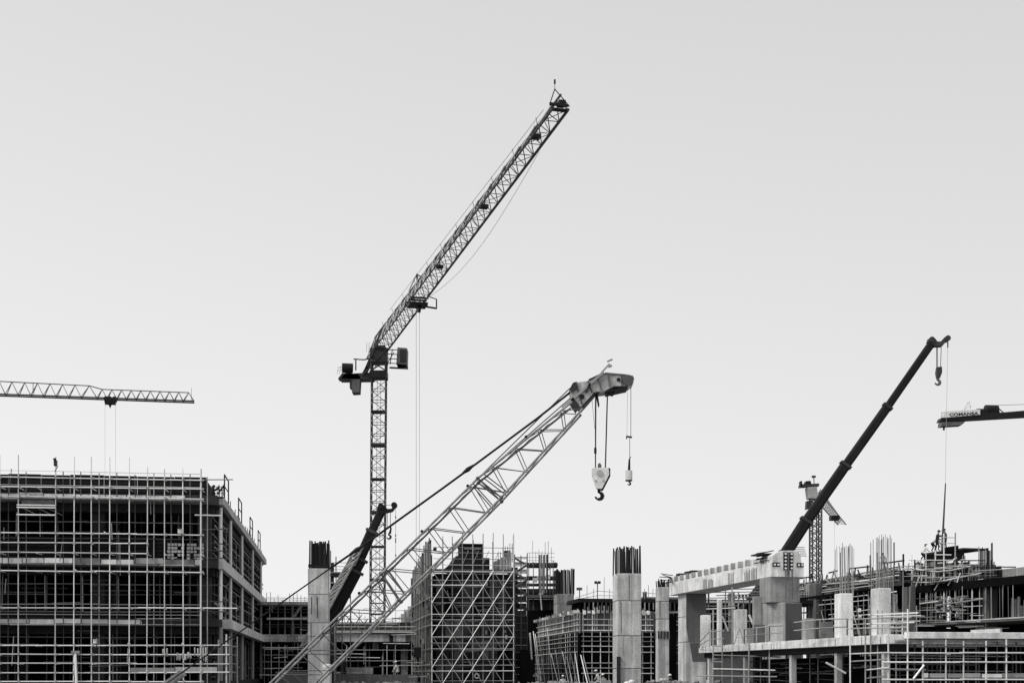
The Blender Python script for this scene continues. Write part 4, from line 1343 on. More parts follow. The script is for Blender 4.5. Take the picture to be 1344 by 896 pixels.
for x, m_ in ((1166, 'tube'), (1176, 'tube_mid'), (1191, 'tube'), (1200, 'tube_dim'), (1211, 'tube'), (1217, 'tube_dim'), (1230, 'tube_dim'), (1241.6, 'tube'), (1252, 'tube_dim'), (1264.4, 'tube'), (1281, 'tube_dim'), (1294, 'tube'), (1309, 'tube_dim'), (1321, 'tube'), (1334, 'tube_dim'), (1347, 'tube'), (1361, 'tube_dim')):
    dz = 0 if m_ == 'tube' else 1.2
    srod('standard', x, 985, x + J(.5), 840 + J(2) if x > 1205 else 812 + J(14), DS + dz, .034 if dz == 0 else .03, m_, Sx)
for y, m_, a_, r_ in ((856, 'tube', 1160, .034), (868, 'tube', 1160, .036), (891, 'tube', 1160, .036), (877.5, 'tube_mid', 1160, .03), (847, 'tube_dim', 1205, .025)):
    x = a_
    xe = 1375 if y != 877.5 else 1213
    while x < xe - 5:
        L = min(R.uniform(70, 110), xe - x)
        srod('ledger', x - 2, y + J(.4), x + L + 2, y + .6 + J(.4), DS - .05, r_, m_, Sx)
        x += L
for x0, x1, m_ in ((1212, 1221, 'board'), (1222, 1245, 'board_dim'), (1246, 1268, 'board_dim'), (1268, 1290, 'board_dim'), (1291, 1318, 'board'), (1318, 1350, 'board_dim')):
    a_, b_ = C(x0, 888.5, DS), C(x1, 883 + J(.6), DS)
    MB().box(a_.x, b_.x - .03, DS + .2 + J(.04), DS + .24, a_.z, b_.z).build('toe_board', m_, Sx)
srod('brace', 1199, 890, 1213, 872, DS - .1, .045, 'tube', Sx)
for x in (1191, 1211, 1241.6, 1264.4, 1294, 1321):
    srod('transom', x, 857, x + 2, 857, DS - .3, .03, 'tube_mid', Sx, DS + 1.5)

for i in range(17):
    x = 1168 + i * 11.5 + J(3)
    srod('standard', x, 960, x + J(1), 842 + J(2), DS + 2.6, .026, R.choice(['tube_dim', 'tube_mid', 'tube_dim']), Sx)
for y in (849, 860, 863, 872, 880, 886):
    srod('ledger', 1166 + J(10), y + J(1), 1300 + J(40), y + J(1.5), DS + 2.2 + J(.3), .024, R.choice(['tube_dim', 'tube_mid']), Sx)
for y in (803, 808, 814, 819, 824, 827):
    srod('guard_rail', 1163 + J(6), y + J(1), 1200 + J(14), y + J(1.5), DS + 1.5 + J(.6), .024, R.choice(['tube_mid', 'tube']), Sx)
for x in (1168, 1177, 1184, 1193, 1203):
    srod('guard_post', x, 832, x + J(1), 800 + J(9), DS + 1.4, .026, R.choice(['tube_mid', 'tube_dim', 'tube']), Sx)
# ladder-like scaffold bits in front of the podium's long edge
Sl = thing('scaffold', FD(-.4, DL - 6, 0), 'thin loose tube scaffold along the receding podium edge before the dark undercroft', 'scaffold', rz=dphi)
for x, y0 in ((936, 800), (948, 838), (983, 838), (961, 770), (1010, 850)):
    v_ = None
    D_ = 84 if x < 970 else 78
    srod('standard', x, 935, x, y0, D_ - 1.2, .04, 'tube_mid', Sl)
for (xa, ya, xb, yb) in ((936, 859, 1024, 861.5), (936, 868, 948, 868), (936, 877, 1018, 879), (914, 886, 1020, 887.5), (936, 847, 948, 847)):
    srod('ledger', xa, ya, xb, yb, 82.5, .04, 'tube_mid' if ya != 877 else 'tube', Sl, 77.5)
for x in (1116, 1136, 1143, 1152, 1158):
    srod('standard', x, 960, x + J(.3), R.choice([783, 800, 815]) if x > 1140 else 812, 62.8, .032, R.choice(['tube', 'tube_mid']), Sl)
for y, xa, xb in ((811, 1112, 1196), (823, 1112, 1190), (817, 1138, 1200), (856, 1116, 1165), (866, 1116, 1165), (877, 1138, 1165), (888, 1138, 1166), (805, 1140, 1205)):
    srod('ledger', xa, y + 1.5, xb, y - 1 + J(1), 63.0, .033, R.choice(['tube', 'tube_mid']), Sl, 61.5)
# undercroft clutter
for i in range(46):
    x = R.uniform(925, 1165)
    f_ = (x - 917) / 246
    D_ = 90 - 27 * f_ + R.uniform(1.2, 3.3)
    y = R.uniform(862 - 8 * f_, 893)
    if R.random() < .62:
        L = R.uniform(14, 46)
        o = srod('stored_tube', x, y, min(x + L, 1168), y + J(3.0), D_, R.uniform(.02, .035), R.choice(['tube_dim', 'tube_dim', 'tube_mid']), None, D_ - L * .1)
        tag(o, 'stray tube among the dim shoring in the podium undercroft', 'tube', 'tubes in the podium undercroft')
    else:
        o = srod('shoring_prop', x, 960, x, 852 + J(3) - 3 * f_, D_, .028, R.choice(['tube_dim', 'tube_dim', 'tube_mid']), None)
        tag(o, 'dim upright prop in the podium undercroft', 'prop', 'props in the podium undercroft')
o = srod('leaning_board', 1084, 869, 1110, 883, 64.8, .05, 'board', None)
tag(o, 'pale board leaning beside a podium column', 'board')

# stub columns on the deck
def stub(x0, x1, yt, yb, D, label, rb=None, mat='concrete_lite', bars=12):
    return pillar(x0, x1, yt, D, dphi * .9, rb, label, mat=mat, ybot=yb, bars=bars, rb_mat='rebar_pale', rr=.014)


stub(1145, 1170.5, 771, 835, 63.5, 'pale stub column with the tallest bright rebar bunch, on the podium edge', (1148, 1168.5, 705), bars=12)
stub(1097, 1120.5, 778, 838, 67.5, 'pale stub column with a shorter rebar bunch, one bay along the podium edge', (1100, 1119.5, 715), bars=11)
stub(963.5, 981, 799, 848, 84.5, 'blunt short stub column without rebar behind the podium guardrail', mat='concrete')
stub(919.5, 933.5, 806.5, 852, 88, 'narrow stub column with lumpy top at the podium corner by the two-toned pier', mat='concrete')
stub(1053, 1069.5, 811, 840, 74.0, 'low broken-topped stub column close to the stout stepped pier', mat='concrete_mid')
stub(988, 1000.5, 782, 838, 92, 'grey stub column half hidden behind the guardrail and the dark boom', mat='concrete_mid')
stub(941, 948, 786, 848, 96, 'thin pale tie-banded column behind the podium guardrail', mat='concrete_lite')
# guard rails on the deck
def rail(pts, D0_, D1_, label, h=(0, .5, 1.0)):
    n_ = len(pts)
    T_ = thing('guardrail', C(pts[0][0], pts[0][1], D0_), label, 'guardrail')
    tp_ = []
    for i, (x, yb_, yt_) in enumerate(pts):
        D_ = D0_ + (D1_ - D0_) * i / (n_ - 1)
        a_, b_ = C(x, yb_, D_), C(x, yt_, D_)
        rod('rail_post', a_, b_, .035, 'tube_mid' if i % 2 else 'tube_dim', T_)
        tp_.append((a_, b_))
    for (a0, b0), (a1, b1) in zip(tp_, tp_[1:]):
        for f_ in (.5, .98):
            rod('top_rail' if f_ > .9 else 'mid_rail', a0.lerp(b0, f_), a1.lerp(b1, f_), .028, 'tube_mid', T_)
    return T_


rail([(977, 844, 825), (993, 842, 823), (1010, 840.5, 821), (1028, 839, 820)], 77.5, 72.6, 'tube guardrail on the podium edge before the stout pier')
rail([(918, 850, 843), (931, 849, 828), (951, 847, 827)], 88, 82, 'low tube guardrail at the far corner of the podium')
rail([(1042, 838, 816), (1076, 835.5, 812), (1112, 833, 811)], 70.5, 65, 'tube guardrail between the stout pier and the pale stub columns')
Ta = thing('trestle', C(970, 846, 80), 'small steel trestle on the podium beside the guardrail', 'trestle')
rod('trestle_leg', C(963, 846, 80), C(970.5, 824, 80), .025, 'tube_mid', Ta)
rod('trestle_leg', C(978, 845, 80), C(970.5, 824, 80), .025, 'tube_mid', Ta)
rod('trestle_bar', C(966, 836, 80), C(975, 836, 80), .018, 'tube_mid', Ta)
for i, (x, y, w_, h_, lb) in enumerate(((997, 826, 14, 14, 'grey formwork sheet leaning behind the podium guardrail'), (1018, 826, 18, 16, 'wider pale formwork sheet propped by the stout pier'), (985, 830, 9, 10, 'small dull formwork sheet by the trestle'), (1085, 823, 17, 15, 'dark plywood sheet between two podium stub columns'))):
    D_ = 81 if x < 1050 else 72
    c_ = C(x, y, D_)
    k_ = D_ / FPX
    o = MB().box(c_.x - w_ * k_ / 2, c_.x + w_ * k_ / 2, D_, D_ + .12, ZY(846 if x < 1050 else 838, D_), c_.z + h_ * k_ / 2).build('formwork_sheet', ['form_grey', 'concrete', 'concrete_mid', 'form_grey'][i])
    tag(o, lb, 'formwork')

# ================================================================== CENTRAL SCAFFOLDED CORE (CS)
Dc = 130.0
cphi = math.radians(8.8)
Oc = C(567, HY, Dc)
FC = frame(Oc, cphi)
kc = Dc / FPX
zc = lambda y: ZY(y, Dc + .6)
su_ = 13.37 * kc * 1.012
NW = 8
W_ = su_ * NW
T = thing('scaffolded_core', FC(W_ / 2, 8, 0), 'boxy concrete core under construction, dark stepped formwork on top, wrapped by cross-braced scaffold', 'building', rz=cphi)
MB().box(.5, W_ - .02, 1.6, 21, 0, zc(752), FC).build('core_wall', 'form', T)
MB().box(.1, W_, 1.1, 1.6, zc(750), zc(745.5), FC).build('wall_head', 'form_grey', T)
for i in range(8):
    a_ = .5 + (W_ - .9) * i / 8
    for j in range(5):
        if R.random() < .6:
            MB().box(a_ + .05, a_ + (W_ - .9) / 8 - .05, 1.52 + .03 * R.random(), 1.62, zc(890 - j * 27), zc(890 - j * 27 - 24), FC).build('wall_panel', R.choice(['net', 'form_grey', 'void', 'form', 'net']), T)
xk = lambda x: (x - 567) * kc * 1.012
MB().box(xk(607.5), xk(636.8), 1.7, 4, zc(752), zc(711), FC).build('stepped_formwork', 'form', T)
MB().box(xk(606.8), xk(637.4), 1.6, 4.1, zc(715), zc(711), FC).build('formwork_cap', 'void', T)
MB().box(xk(637), xk(645.8), 1.75, 4, zc(752), zc(729.5), FC).build('stepped_formwork', 'form', T)
MB().prism([FC(xk(585), 1.72, zc(747)), FC(xk(585), 1.72, zc(745.5)), FC(xk(594), 1.72, zc(738)), FC(xk(600), 1.72, zc(728.5)), FC(xk(607.4), 1.72, zc(725)), FC(xk(607.4), 1.72, zc(752))], FC(0, 2, 0) - FC(0, 0, 0)).build('stepped_formwork', 'form', T)
MB().box(xk(612), xk(634), 1.6, 1.68, zc(718.3), zc(717), FC).build('formwork_waler', 'tube_mid', T)
for x in (614, 622, 630):
    rod('formwork_strut', FC(xk(x), 1.62, zc(729)), FC(xk(x + 4 * (1 if x < 625 else -1)), 1.62, zc(717)), .045, 'tube_dim', T)
for i in range(34):
    u_, z_ = R.uniform(0, W_ - 1), R.uniform(3.2, zc(752))
    if R.random() < .6:
        rod('inner_tube', FC(u_, 1.3, z_), FC(min(W_, u_ + R.uniform(1, 4)), 1.3 + J(.15), z_ + J(.25)), .03, R.choice(['tube_dim', 'tube_mid']), T)
    else:
        rod('inner_tube', FC(u_, 1.3, z_), FC(u_ + J(.3), 1.3, z_ + R.uniform(1, 3)), .03, R.choice(['tube_dim', 'tube_mid']), T)
# netted flank, ragged board heads
for i in range(26):
    v_ = .3 + i * .85
    f_ = i / 25
    hz = ZY(706, Dc) - f_ ** 1.1 * 2.4 + J(.35) - (1.6 if i % 6 == 5 else 0)
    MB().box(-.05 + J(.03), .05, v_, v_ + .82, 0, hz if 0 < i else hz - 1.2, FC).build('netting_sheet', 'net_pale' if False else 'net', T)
for i in range(24):
    v_ = .2 + i * .9
    f_ = i / 23
    z1 = ZY(706, Dc) - f_ ** 1.1 * 2.2
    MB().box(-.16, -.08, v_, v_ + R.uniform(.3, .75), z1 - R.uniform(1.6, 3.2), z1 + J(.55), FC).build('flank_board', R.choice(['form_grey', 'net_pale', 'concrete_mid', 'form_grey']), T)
for i in range(75):
    v_, z_ = R.uniform(.5, 20.5), R.uniform(2.6, 11.6)
    MB().box(-.13, -.07, v_, v_ + R.uniform(.2, .8), z_, z_ + R.uniform(.15, .7), FC).build('loose_net_strip', R.choice(['net_pale', 'concrete_mid', 'form', 'void', 'form_grey']), T)
MB().box(xk(571) - .1, xk(573.5), .3, .8, zc(722), zc(718.5), FC).build('box_bracket', 'black', T)
# pale netting at the far top corner
for i in range(11):
    a_ = xk(650) + (W_ - xk(650)) * i / 11
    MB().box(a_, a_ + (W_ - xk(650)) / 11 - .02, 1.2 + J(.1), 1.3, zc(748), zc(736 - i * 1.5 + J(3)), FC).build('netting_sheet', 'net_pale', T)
for i in range(7):
    a_ = xk(657) + i * .22
    rod('starter_bar', FC(a_, 1.6, zc(735)), FC(a_, 1.6, zc(722 - i * 2.2 + J(2))), .035, 'rebar_pale', T)
MB().box(xk(665), xk(673), 1.3, 1.8, zc(728), zc(720), FC).build('box_bracket', 'black', T)

S = thing('scaffold', FC(W_ / 2, 0, 0), 'cross-braced tube scaffold with parallel diagonals on the boxy central core', 'scaffold', rz=cphi)
for i in range(NW + 1):
    u_ = su_ * i
    yt = 700 + J(1.5) if i >= 3 else (704 if i else 750)
    rod('standard', FC(u_, 0, 0), FC(u_ + J(.04), 0, zc(yt)), .042, 'tube' if i in (0, 8) else 'tube_mid', S)
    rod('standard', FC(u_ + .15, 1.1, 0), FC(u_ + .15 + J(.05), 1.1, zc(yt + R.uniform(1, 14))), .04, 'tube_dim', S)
for y in (750, 761.5, 768, 784, 791, 806, 813, 820.5, 835.5, 843.5, 851, 865, 872.5, 880, 893):
    r_ = .045 if y != 768 else .075
    rod('ledger', FC(-.1, -.05, zc(y)), FC(W_ * (1 if y != 768 else .62) + .1, -.05, zc(y - .3)), r_ * .85, R.choice(['tube', 'tube_mid', 'tube_mid']) if y != 768 else 'tube', S)
    if R.random() < .8:
        rod('ledger', FC(-.1, 1.1, zc(y + 2)), FC(W_ + .1, 1.1, zc(y + 2)), .038, 'tube_dim', S)
for y in (718, 725, 733, 741):
    rod('ledger', FC(xk(569), .2, zc(y)), FC(W_, .2, zc(y)), .028, 'tube_mid' if y != 741 else 'tube', S)
H0, H1 = zc(748), zc(896)
lift = zc(748) - zc(790.5)


def diag(u0, z0, sgn, r_, m_, v_):
    """a straight brace running down from (u0, z0) at two bays per 42 px lift until it leaves the face"""
    sl_ = 2 * su_ / lift
    zmin = 1.0
    dz = z0 - zmin
    if sgn < 0:
        dz = min(dz, u0 / sl_)
    else:
        dz = min(dz, (W_ - u0) / sl_)
    if dz > .5:
        n_ = max(1, int(dz / (lift * 1.02)))
        for i in range(n_):
            za, zb_ = z0 - dz * i / n_, z0 - dz * (i + 1) / n_ - .06
            rod('brace', FC(u0 + sgn * sl_ * (z0 - za), v_ - .03 * (i % 2), za), FC(u0 + sgn * sl_ * (z0 - zb_), v_ - .03 * (i % 2), zb_), r_, m_, S)


for i in (2, 4, 6, 8):
    diag(su_ * i, H0, -1, .036, 'tube', -.14)
diag(W_, zc(790.5), -1, .036, 'tube', -.14)
diag(W_, zc(833), -1, .036, 'tube', -.14)
for i in (0, 2, 4, 6):
    diag(su_ * i, H0, 1, .036, 'tube_mid', .06)
diag(0, zc(790.5), 1, .036, 'tube_mid', .06)
diag(0, zc(833), 1, .036, 'tube_mid', .06)
diag(0, zc(876), 1, .036, 'tube_mid', .06)
for i in range(2, 9):
    u_ = su_ * (i - 1)
    rod('guard_brace', FC(u_, .15, zc(740)), FC(u_ + su_ * .6, .15, zc(722)), .025, 'tube_mid', S)
for v_ in (4, 8, 12, 16, 20):
    rod('standard', FC(-.2, v_, 0), FC(-.2, v_, ZY(748, Dc) - .2 * v_ / 4), .04, 'tube_mid', S)
for y in (784, 806, 820, 851, 872, 880):
    rod('ledger', FC(-.22, -.1, zc(y)), FC(-.22, 21, zc(y)), .04, 'tube_mid', S)
for y in (768, 851):
    MB().box(xk(606), W_, .2, .9, zc(y) - .12, zc(y) - .06, FC).build('plank', 'board_dim', S)
for i in range(10):
    u_, y_ = R.uniform(xk(635), W_ - .3), R.uniform(765, 872)
    MB().box(u_, u_ + R.uniform(.15, .35), .9, 1.0, zc(y_), zc(y_ - R.uniform(3, 9)), FC).build('hanging_sheet', R.choice(['net_pale', 'net', 'concrete_mid']), S)
MB().box(xk(622), xk(645), .3, .4, 0, zc(864), FC).build('dark_sheet', 'form', S)  # dark sheet across the lower bays
tor = MB()
for i in range(14):
    a0, a1 = 2 * math.pi * i / 14, 2 * math.pi * (i + 1) / 14
    cc = FC(xk(625), -.42, zc(886.5))
    tor.tube(cc + Vector((math.cos(a0) * .2, 0, math.sin(a0) * .2)), cc + Vector((math.cos(a1) * .2, 0, math.sin(a1) * .2)), .055, 6)
tag(tor.build('tyre', 'tube_mid'), 'pale ring-shaped tyre hung low on the central scaffold', 'tyre')

# stair tower at its side
Dt_ = 134.0
T = thing('stair_tower', C(683, HY, Dt_ + 1), 'narrow dark netted scaffold stair tower at the side of the cross-braced core', 'scaffold')
T.location.z = 0
WM[T] = Matrix.Translation(T.location)
a_, b_ = C(675.5, HY, Dt_), C(692, HY, Dt_)
for x, y in ((a_.x, Dt_), (b_.x, Dt_), (a_.x, Dt_ + 1.4), (b_.x, Dt_ + 1.4), ((a_.x + b_.x) / 2, Dt_)):
    rod('standard', (x, y, 0), (x, y, ZY(727 + J(2), Dt_)), .05, 'tube_dim', T)
for i in range(17):
    y = 731 + i * 9.6
    for dv in (0, 1.4):
        rod('ledger', (a_.x, Dt_ + dv, ZY(y, Dt_)), (b_.x, Dt_ + dv, ZY(y, Dt_)), .04, R.choice(['tube_dim', 'tube_mid']), T)
    rod('stair_flight', (a_.x if i % 2 else b_.x, Dt_ + .7, ZY(y + 9.6, Dt_)), (b_.x if i % 2 else a_.x, Dt_ + .7, ZY(y, Dt_)), .10, 'tube_dim', T)
    if True:
        MB().box(a_.x + .06, b_.x - .06, Dt_ + 1.5 if i < 8 else Dt_ + .1, Dt_ + 1.54 if i < 8 else Dt_ + .16, ZY(y + (8.6 if i < 8 else 9.6), Dt_), ZY(y + (4.5 if i < 3 else (1.5 if i < 8 else 0)), Dt_)).build('netting_sheet', 'net_pale' if i < 2 else ('form' if i > 7 else ('net' if i % 2 else 'form')), T)
MB().box(C(666, 0, Dt_ + 2).x, a_.x + .3, Dt_ + 1.9, Dt_ + 2.0, 0, ZY(742, Dt_)).build('netting_sheet', 'net', T)
MB().box(a_.x - 1.6, a_.x - .1, Dt_ - 2, Dt_ - 1.9, 0, ZY(846, Dt_)).build('dark_sheet', 'void', T)  # near-black sheets low beside the tower
MB().box(b_.x - .7, b_.x + .2, Dt_ - .5, Dt_ - .4, 0, ZY(852, Dt_)).build('dark_sheet', 'void', T)

# ================================================================== MIDDLE BUILDING WITH RIBBED FORMWORK (MB)
mphi = math.radians(8)
Om = C(765, HY, 135.0)
FM = frame(Om, mphi)
zm = lambda y: ZY(y, 135.5)
T = thing('unfinished_building', FM(3, 10, 0), 'low unfinished building with a pale ribbed formwork belt bending round its corner', 'building', rz=mphi)
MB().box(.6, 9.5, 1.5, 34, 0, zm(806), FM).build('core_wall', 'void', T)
MB().box(-.3, 30, .9, 7, zm(789.5), zm(784.5), FM).build('roof_slab', 'form', T)
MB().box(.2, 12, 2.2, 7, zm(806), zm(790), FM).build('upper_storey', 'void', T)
for i in range(22):
    u_ = .3 + i * .42
    MB().box(u_, u_ + .1, .85, .95, zm(800 + J(2)), zm(789.6), FM).build('soffit_prop', R.choice(['form_grey', 'tube_dim', 'tube_mid']), T)
# ribbed belt: square to camera part, then receding part; many vertical studs
MB().box(-.05, 7.0, .05, .3, zm(829), zm(803), FM).build('formwork_belt', 'form_grey', T)
MB().box(-.2, .05, .3, 33, zm(829), zm(803), FM).build('formwork_belt', 'form_grey', T)
for i in range(30):
    u_ = i * .225
    rod('belt_stud', FM(u_, -.06, zm(829 + J(1.5))), FM(u_ + J(.03), -.06, zm(798 + J(4))), .07, R.choice(['tube_mid', 'tube', 'tube_dim', 'tube_mid']), T, 'box', .1)
for i in range(64):
    v_ = i * .52
    rod('belt_stud', FM(-.3, v_, zm(829 + J(1.5))), FM(-.3, v_ + J(.05), zm(800 + J(4))), .1, R.choice(['tube_mid', 'tube', 'tube_dim', 'tube_mid']), T, 'box', .14)
for y, m_ in ((812.5, 'tube'), (820, 'tube'), (829.5, 'tube_dim'), (827, 'tube')):
    rod('belt_waler', FM(-.1, -.14, zm(y)), FM(6.8, -.14, zm(y)), .05, m_, T)
    rod('belt_waler', FM(-.42, -.1, zm(y)), FM(-.42, 33, zm(y)), .05, m_, T)
for i in range(30):
    v_ = i * 1.1
    MB().box(-.8, -.32, v_, v_ + .55, zm(803 + R.random() * 2), zm(800.5), FM).build('bracket_plank', R.choice(['board', 'tube_mid', 'board_dim']), T)
for i in range(15):
    u_ = i * .44
    MB().box(u_, u_ + .2, -.5, -.1, zm(804 + R.random() * 3), zm(800 + R.random() * 2), FM).build('bracket_plank', R.choice(['board', 'tube_mid', 'board_dim']), T)
S = thing('scaffold', FM(3, -.5, 0), 'tube scaffold under the pale ribbed formwork belt, dark voids between its uprights', 'scaffold', rz=mphi)
for i in range(9):
    u_ = i * .82
    rod('standard', FM(u_, -.3, 0), FM(u_, -.3, zm(829 if i % 3 else 812)), .042, R.choice(['tube_mid', 'tube']), S)
for i in range(26):
    rod('standard', FM(-.55, i * 1.25, 0), FM(-.55, i * 1.25, zm(829)), .045, R.choice(['tube_mid', 'tube_dim', 'tube']), S)
for y in (835, 841, 847.5, 855, 869.5, 876, 883):
    rod('ledger', FM(-.2, -.36, zm(y)), FM(6.8, -.36, zm(y + J(.5))), .04, 'tube' if y in (847.5, 855, 883) else 'tube_mid', S)
    rod('ledger', FM(-.62, -.36, zm(y)), FM(-.62, 32, zm(y)), .045, 'tube_mid' if y != 855 else 'tube', S)
for i in range(12):
    x0 = 699 + i * 6.2 + J(2) if i > 2 else 700 + i * 3
    D_ = 150 - i * 1.6
    srod('raking_prop', x0 + 9 + J(2), 902, x0 + J(1), (857 if i > 3 else 828) + J(5), D_ - 6, .045, 'board' if i % 3 != 2 else 'tube_mid', S, D_)
for i in range(60):
    x, y = R.uniform(695, 772), R.uniform(842, 893)
    D_ = 139 + (765 - x) * .3
    if x > 765:
        continue
    a_ = C(x, y, D_)
    w_, h_ = R.uniform(.08, .28), R.uniform(.1, .35)
    MB().box(a_.x, a_.x + w_, D_, D_ + .1, a_.z, a_.z + h_).build('form_tie_plate', R.choice(['tube_mid', 'board', 'board_dim', 'concrete_mid']), S)
rod('ladder_rail', C(695.5, 830, 148), C(698, 865, 147), .1, 'tube', S)
MB().box(-.45, -.2, .2, 33, 0, zm(832), FM).build('dark_sheet', 'void', S)  # near-black sheet behind the uprights makes the dark voids
# roof railing
T = thing('roof_railing', FM(3, 1, zm(784.5)), 'thin tube railing with tall posts on the roof edge behind the ribbed belt', 'railing', rz=mphi)
for i, x in enumerate((770.5, 779, 793, 800, 806, 846, 851, 857)):
    srod('rail_post', x, 786, x, (760 + J(8)) if i % 2 == 0 else 772, 138, .03, 'tube_mid', T)
for (xa, ya, xb, yb) in ((755, 784, 784, 775), (784, 775, 812, 777), (757, 786, 784, 781), (784, 781, 812, 781.5), (840, 777, 866, 779)):
    srod('top_rail', xa, ya, xb, yb, 138, .03, 'tube_mid', T)
for (x, y, D_, yb, lb, n_) in ((784.2, 764, 138, 786, 'twin-headed floodlight on a thin pole above the middle roof', 2), (760.7, 772.5, 140, 787, 'single floodlight on a short pole beside the half-hidden pillar', 1)):
    L = thing('floodlight', C(x, yb, D_), lb, 'floodlight')
    rod('pole', C(x, yb, D_), C(x, y, D_), .05, 'tube_dim', L)
    for i in range(n_):
        c_ = C(x + (-2.2 + 4.4 * i if n_ > 1 else 0), y, D_)
        MB().box(c_.x - .14, c_.x + .14, D_ - .2, D_ + .1, c_.z - .12, c_.z + .13).build('lamp_head', 'black', L, bevel=.02)
    if n_ == 1:
        MB().box(c_.x - .3, c_.x + .25, D_ - .25, D_ + .1, c_.z - .12, c_.z + .14).build('lamp_housing', 'steel_mid', L)
    else:
        rod('cross_arm', C(x - 3, y + 1, D_), C(x + 3, y + 1, D_), .03, 'tube_dim', L)
# stretch between the tall pillar and the crossbeam
T = thing('unfinished_storey', C(856, HY, 140), 'dark scaffolded storey seen between the tallest pillar and the crossbeam', 'building')
T.location.z = 0
WM[T] = Matrix.Translation(T.location)
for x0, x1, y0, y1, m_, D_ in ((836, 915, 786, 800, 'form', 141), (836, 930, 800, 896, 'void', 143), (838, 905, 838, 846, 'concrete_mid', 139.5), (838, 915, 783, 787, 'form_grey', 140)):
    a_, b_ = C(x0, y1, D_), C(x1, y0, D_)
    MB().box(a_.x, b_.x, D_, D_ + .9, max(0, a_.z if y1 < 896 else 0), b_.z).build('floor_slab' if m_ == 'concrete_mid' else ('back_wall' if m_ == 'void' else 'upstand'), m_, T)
for x in (841, 846, 850, 855, 858, 881, 884, 888):
    srod('shoring_prop', x, 896 + 20, x, 798 + J(8), 138.5, .05, R.choice(['tube_mid', 'tube_dim', 'tube_dim']), T)
for y in (803, 805, 815, 821, 827.5, 848, 857.5, 871, 852):
    srod('shoring_rail', 838, y, 902, y - .6 + J(2), 138.2, R.uniform(.035, .08), R.choice(['tube', 'tube_mid', 'board']), T)
MB().box(C(838, 848, 138).x, C(861, 848, 138).x, 138.4, 138.5, ZY(845, 138), ZY(836, 138)).build('ribbed_panel', 'concrete_mid', T)
MB().box(C(846, 785, 139).x - .1, C(849, 785, 139).x, 139, 140, ZY(786, 139), ZY(776, 139)).build('roof_box', 'steel', T)

Tq = thing('unfinished_storey', C(960, HY, 128), 'dark open storey with pale slab line seen under the crossbeam, behind the podium', 'building')
Tq.location.z = 0
WM[Tq] = Matrix.Translation(Tq.location)
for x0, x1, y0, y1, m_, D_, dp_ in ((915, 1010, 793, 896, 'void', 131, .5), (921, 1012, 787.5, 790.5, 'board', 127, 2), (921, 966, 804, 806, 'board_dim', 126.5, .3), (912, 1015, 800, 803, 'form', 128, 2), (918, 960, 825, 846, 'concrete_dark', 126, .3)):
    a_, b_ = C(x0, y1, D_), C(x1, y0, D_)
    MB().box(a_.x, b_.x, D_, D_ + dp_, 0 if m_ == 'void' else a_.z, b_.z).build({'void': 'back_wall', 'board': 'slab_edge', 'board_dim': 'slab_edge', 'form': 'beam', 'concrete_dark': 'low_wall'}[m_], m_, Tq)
for x, y0, r_ in ((925, 788, .05), (930, 777, .08), (947, 788, .07), (952, 770, .05), (958, 778, .14), (963, 776, .10), (969, 776, .06), (976, 780, .05), (984, 778, .09), (990, 788, .06), (1002, 790, .05), (1007, 786, .05)):
    srod('upright', x, 850, x + J(.4), y0, 126.4, r_, R.choice(['tube_mid', 'tube_dim', 'concrete_mid']), Tq)
for y, xa, xb, m_ in ((777, 928, 1000, 'tube_mid'), (781, 940, 1005, 'tube_dim'), (784.5, 918, 990, 'tube_mid'), (795, 922, 970, 'tube_mid'), (799, 921, 965, 'tube'), (809, 935, 1005, 'tube_dim'), (815, 930, 1005, 'tube_mid'), (773, 935, 1000, 'tube_dim')):
    srod('rail', xa, y, xb, y - 1 + J(1), 126.2, .045, m_, Tq)
srod('raking_prop', 948, 808, 956, 828, 126, .08, 'board_dim', Tq)
srod('raking_prop', 983, 806, 990, 822, 126, .1, 'board', Tq)
for i in range(9):
    x = 955 + i * 4.6
    a_ = C(x, 785, 127.2)
    MB().box(a_.x, a_.x + .22, 127.2, 127.3, a_.z, a_.z + R.uniform(.2, .75)).build('stored_panel', R.choice(['form_grey', 'net', 'form']), Tq)

# frames between the stair tower and the half-hidden pillar
T = thing('floor_frame', C(710, HY, 158), 'open skeletal floors with sky showing between, beside the dark stair tower', 'building')
T.location.z = 0
WM[T] = Matrix.Translation(T.location)
for y0, y1, D_, m_ in ((738, 742.5, 157, 'form'), (755.5, 759, 156, 'form'), (765, 767, 156, 'form_grey'), (772, 778, 156, 'form'), (780, 784, 155, 'form_grey'), (786, 800, 156, 'form'), (797, 896, 160, 'void')):
    a_, b_ = C(692.5, y1, D_), C(732, y0, D_)
    MB().box(a_.x, b_.x, D_, D_ + 3, max(0, a_.z), b_.z).build('floor_band', m_, T)
for x in (694, 700, 712, 722, 726):
    srod('upright', x, 800, x, 736 + J(4), 156, .05, 'tube_dim', T)
for i in range(8):
    x = 695 + i * 4.1
    srod('roof_post', x, 740, x, 718 + J(10), 156, .03, 'tube_mid', T)
for y in (725, 731, 735):
    srod('roof_rail', 692, y, 728, y + .3, 156, .025, 'tube_mid', T)
srod('leaning_pole', 708, 766, 711, 800, 154, .06, 'board', T)
srod('leaning_pole', 719, 748, 729, 737, 154, .04, 'tube_dim', T)
for x, y in ((707, 780), (716, 760), (699, 764), (705, 762)):
    a_ = C(x, y, 156)
    MB().box(a_.x, a_.x + .5, 155.6, 155.8, a_.z, a_.z + .5).build('stored_panel', 'board_dim', T)
rbT = thing('rebar_bundle', C(713, 778, 153), 'tall pale rebar bundle standing behind the skeletal floors', 'rebar')
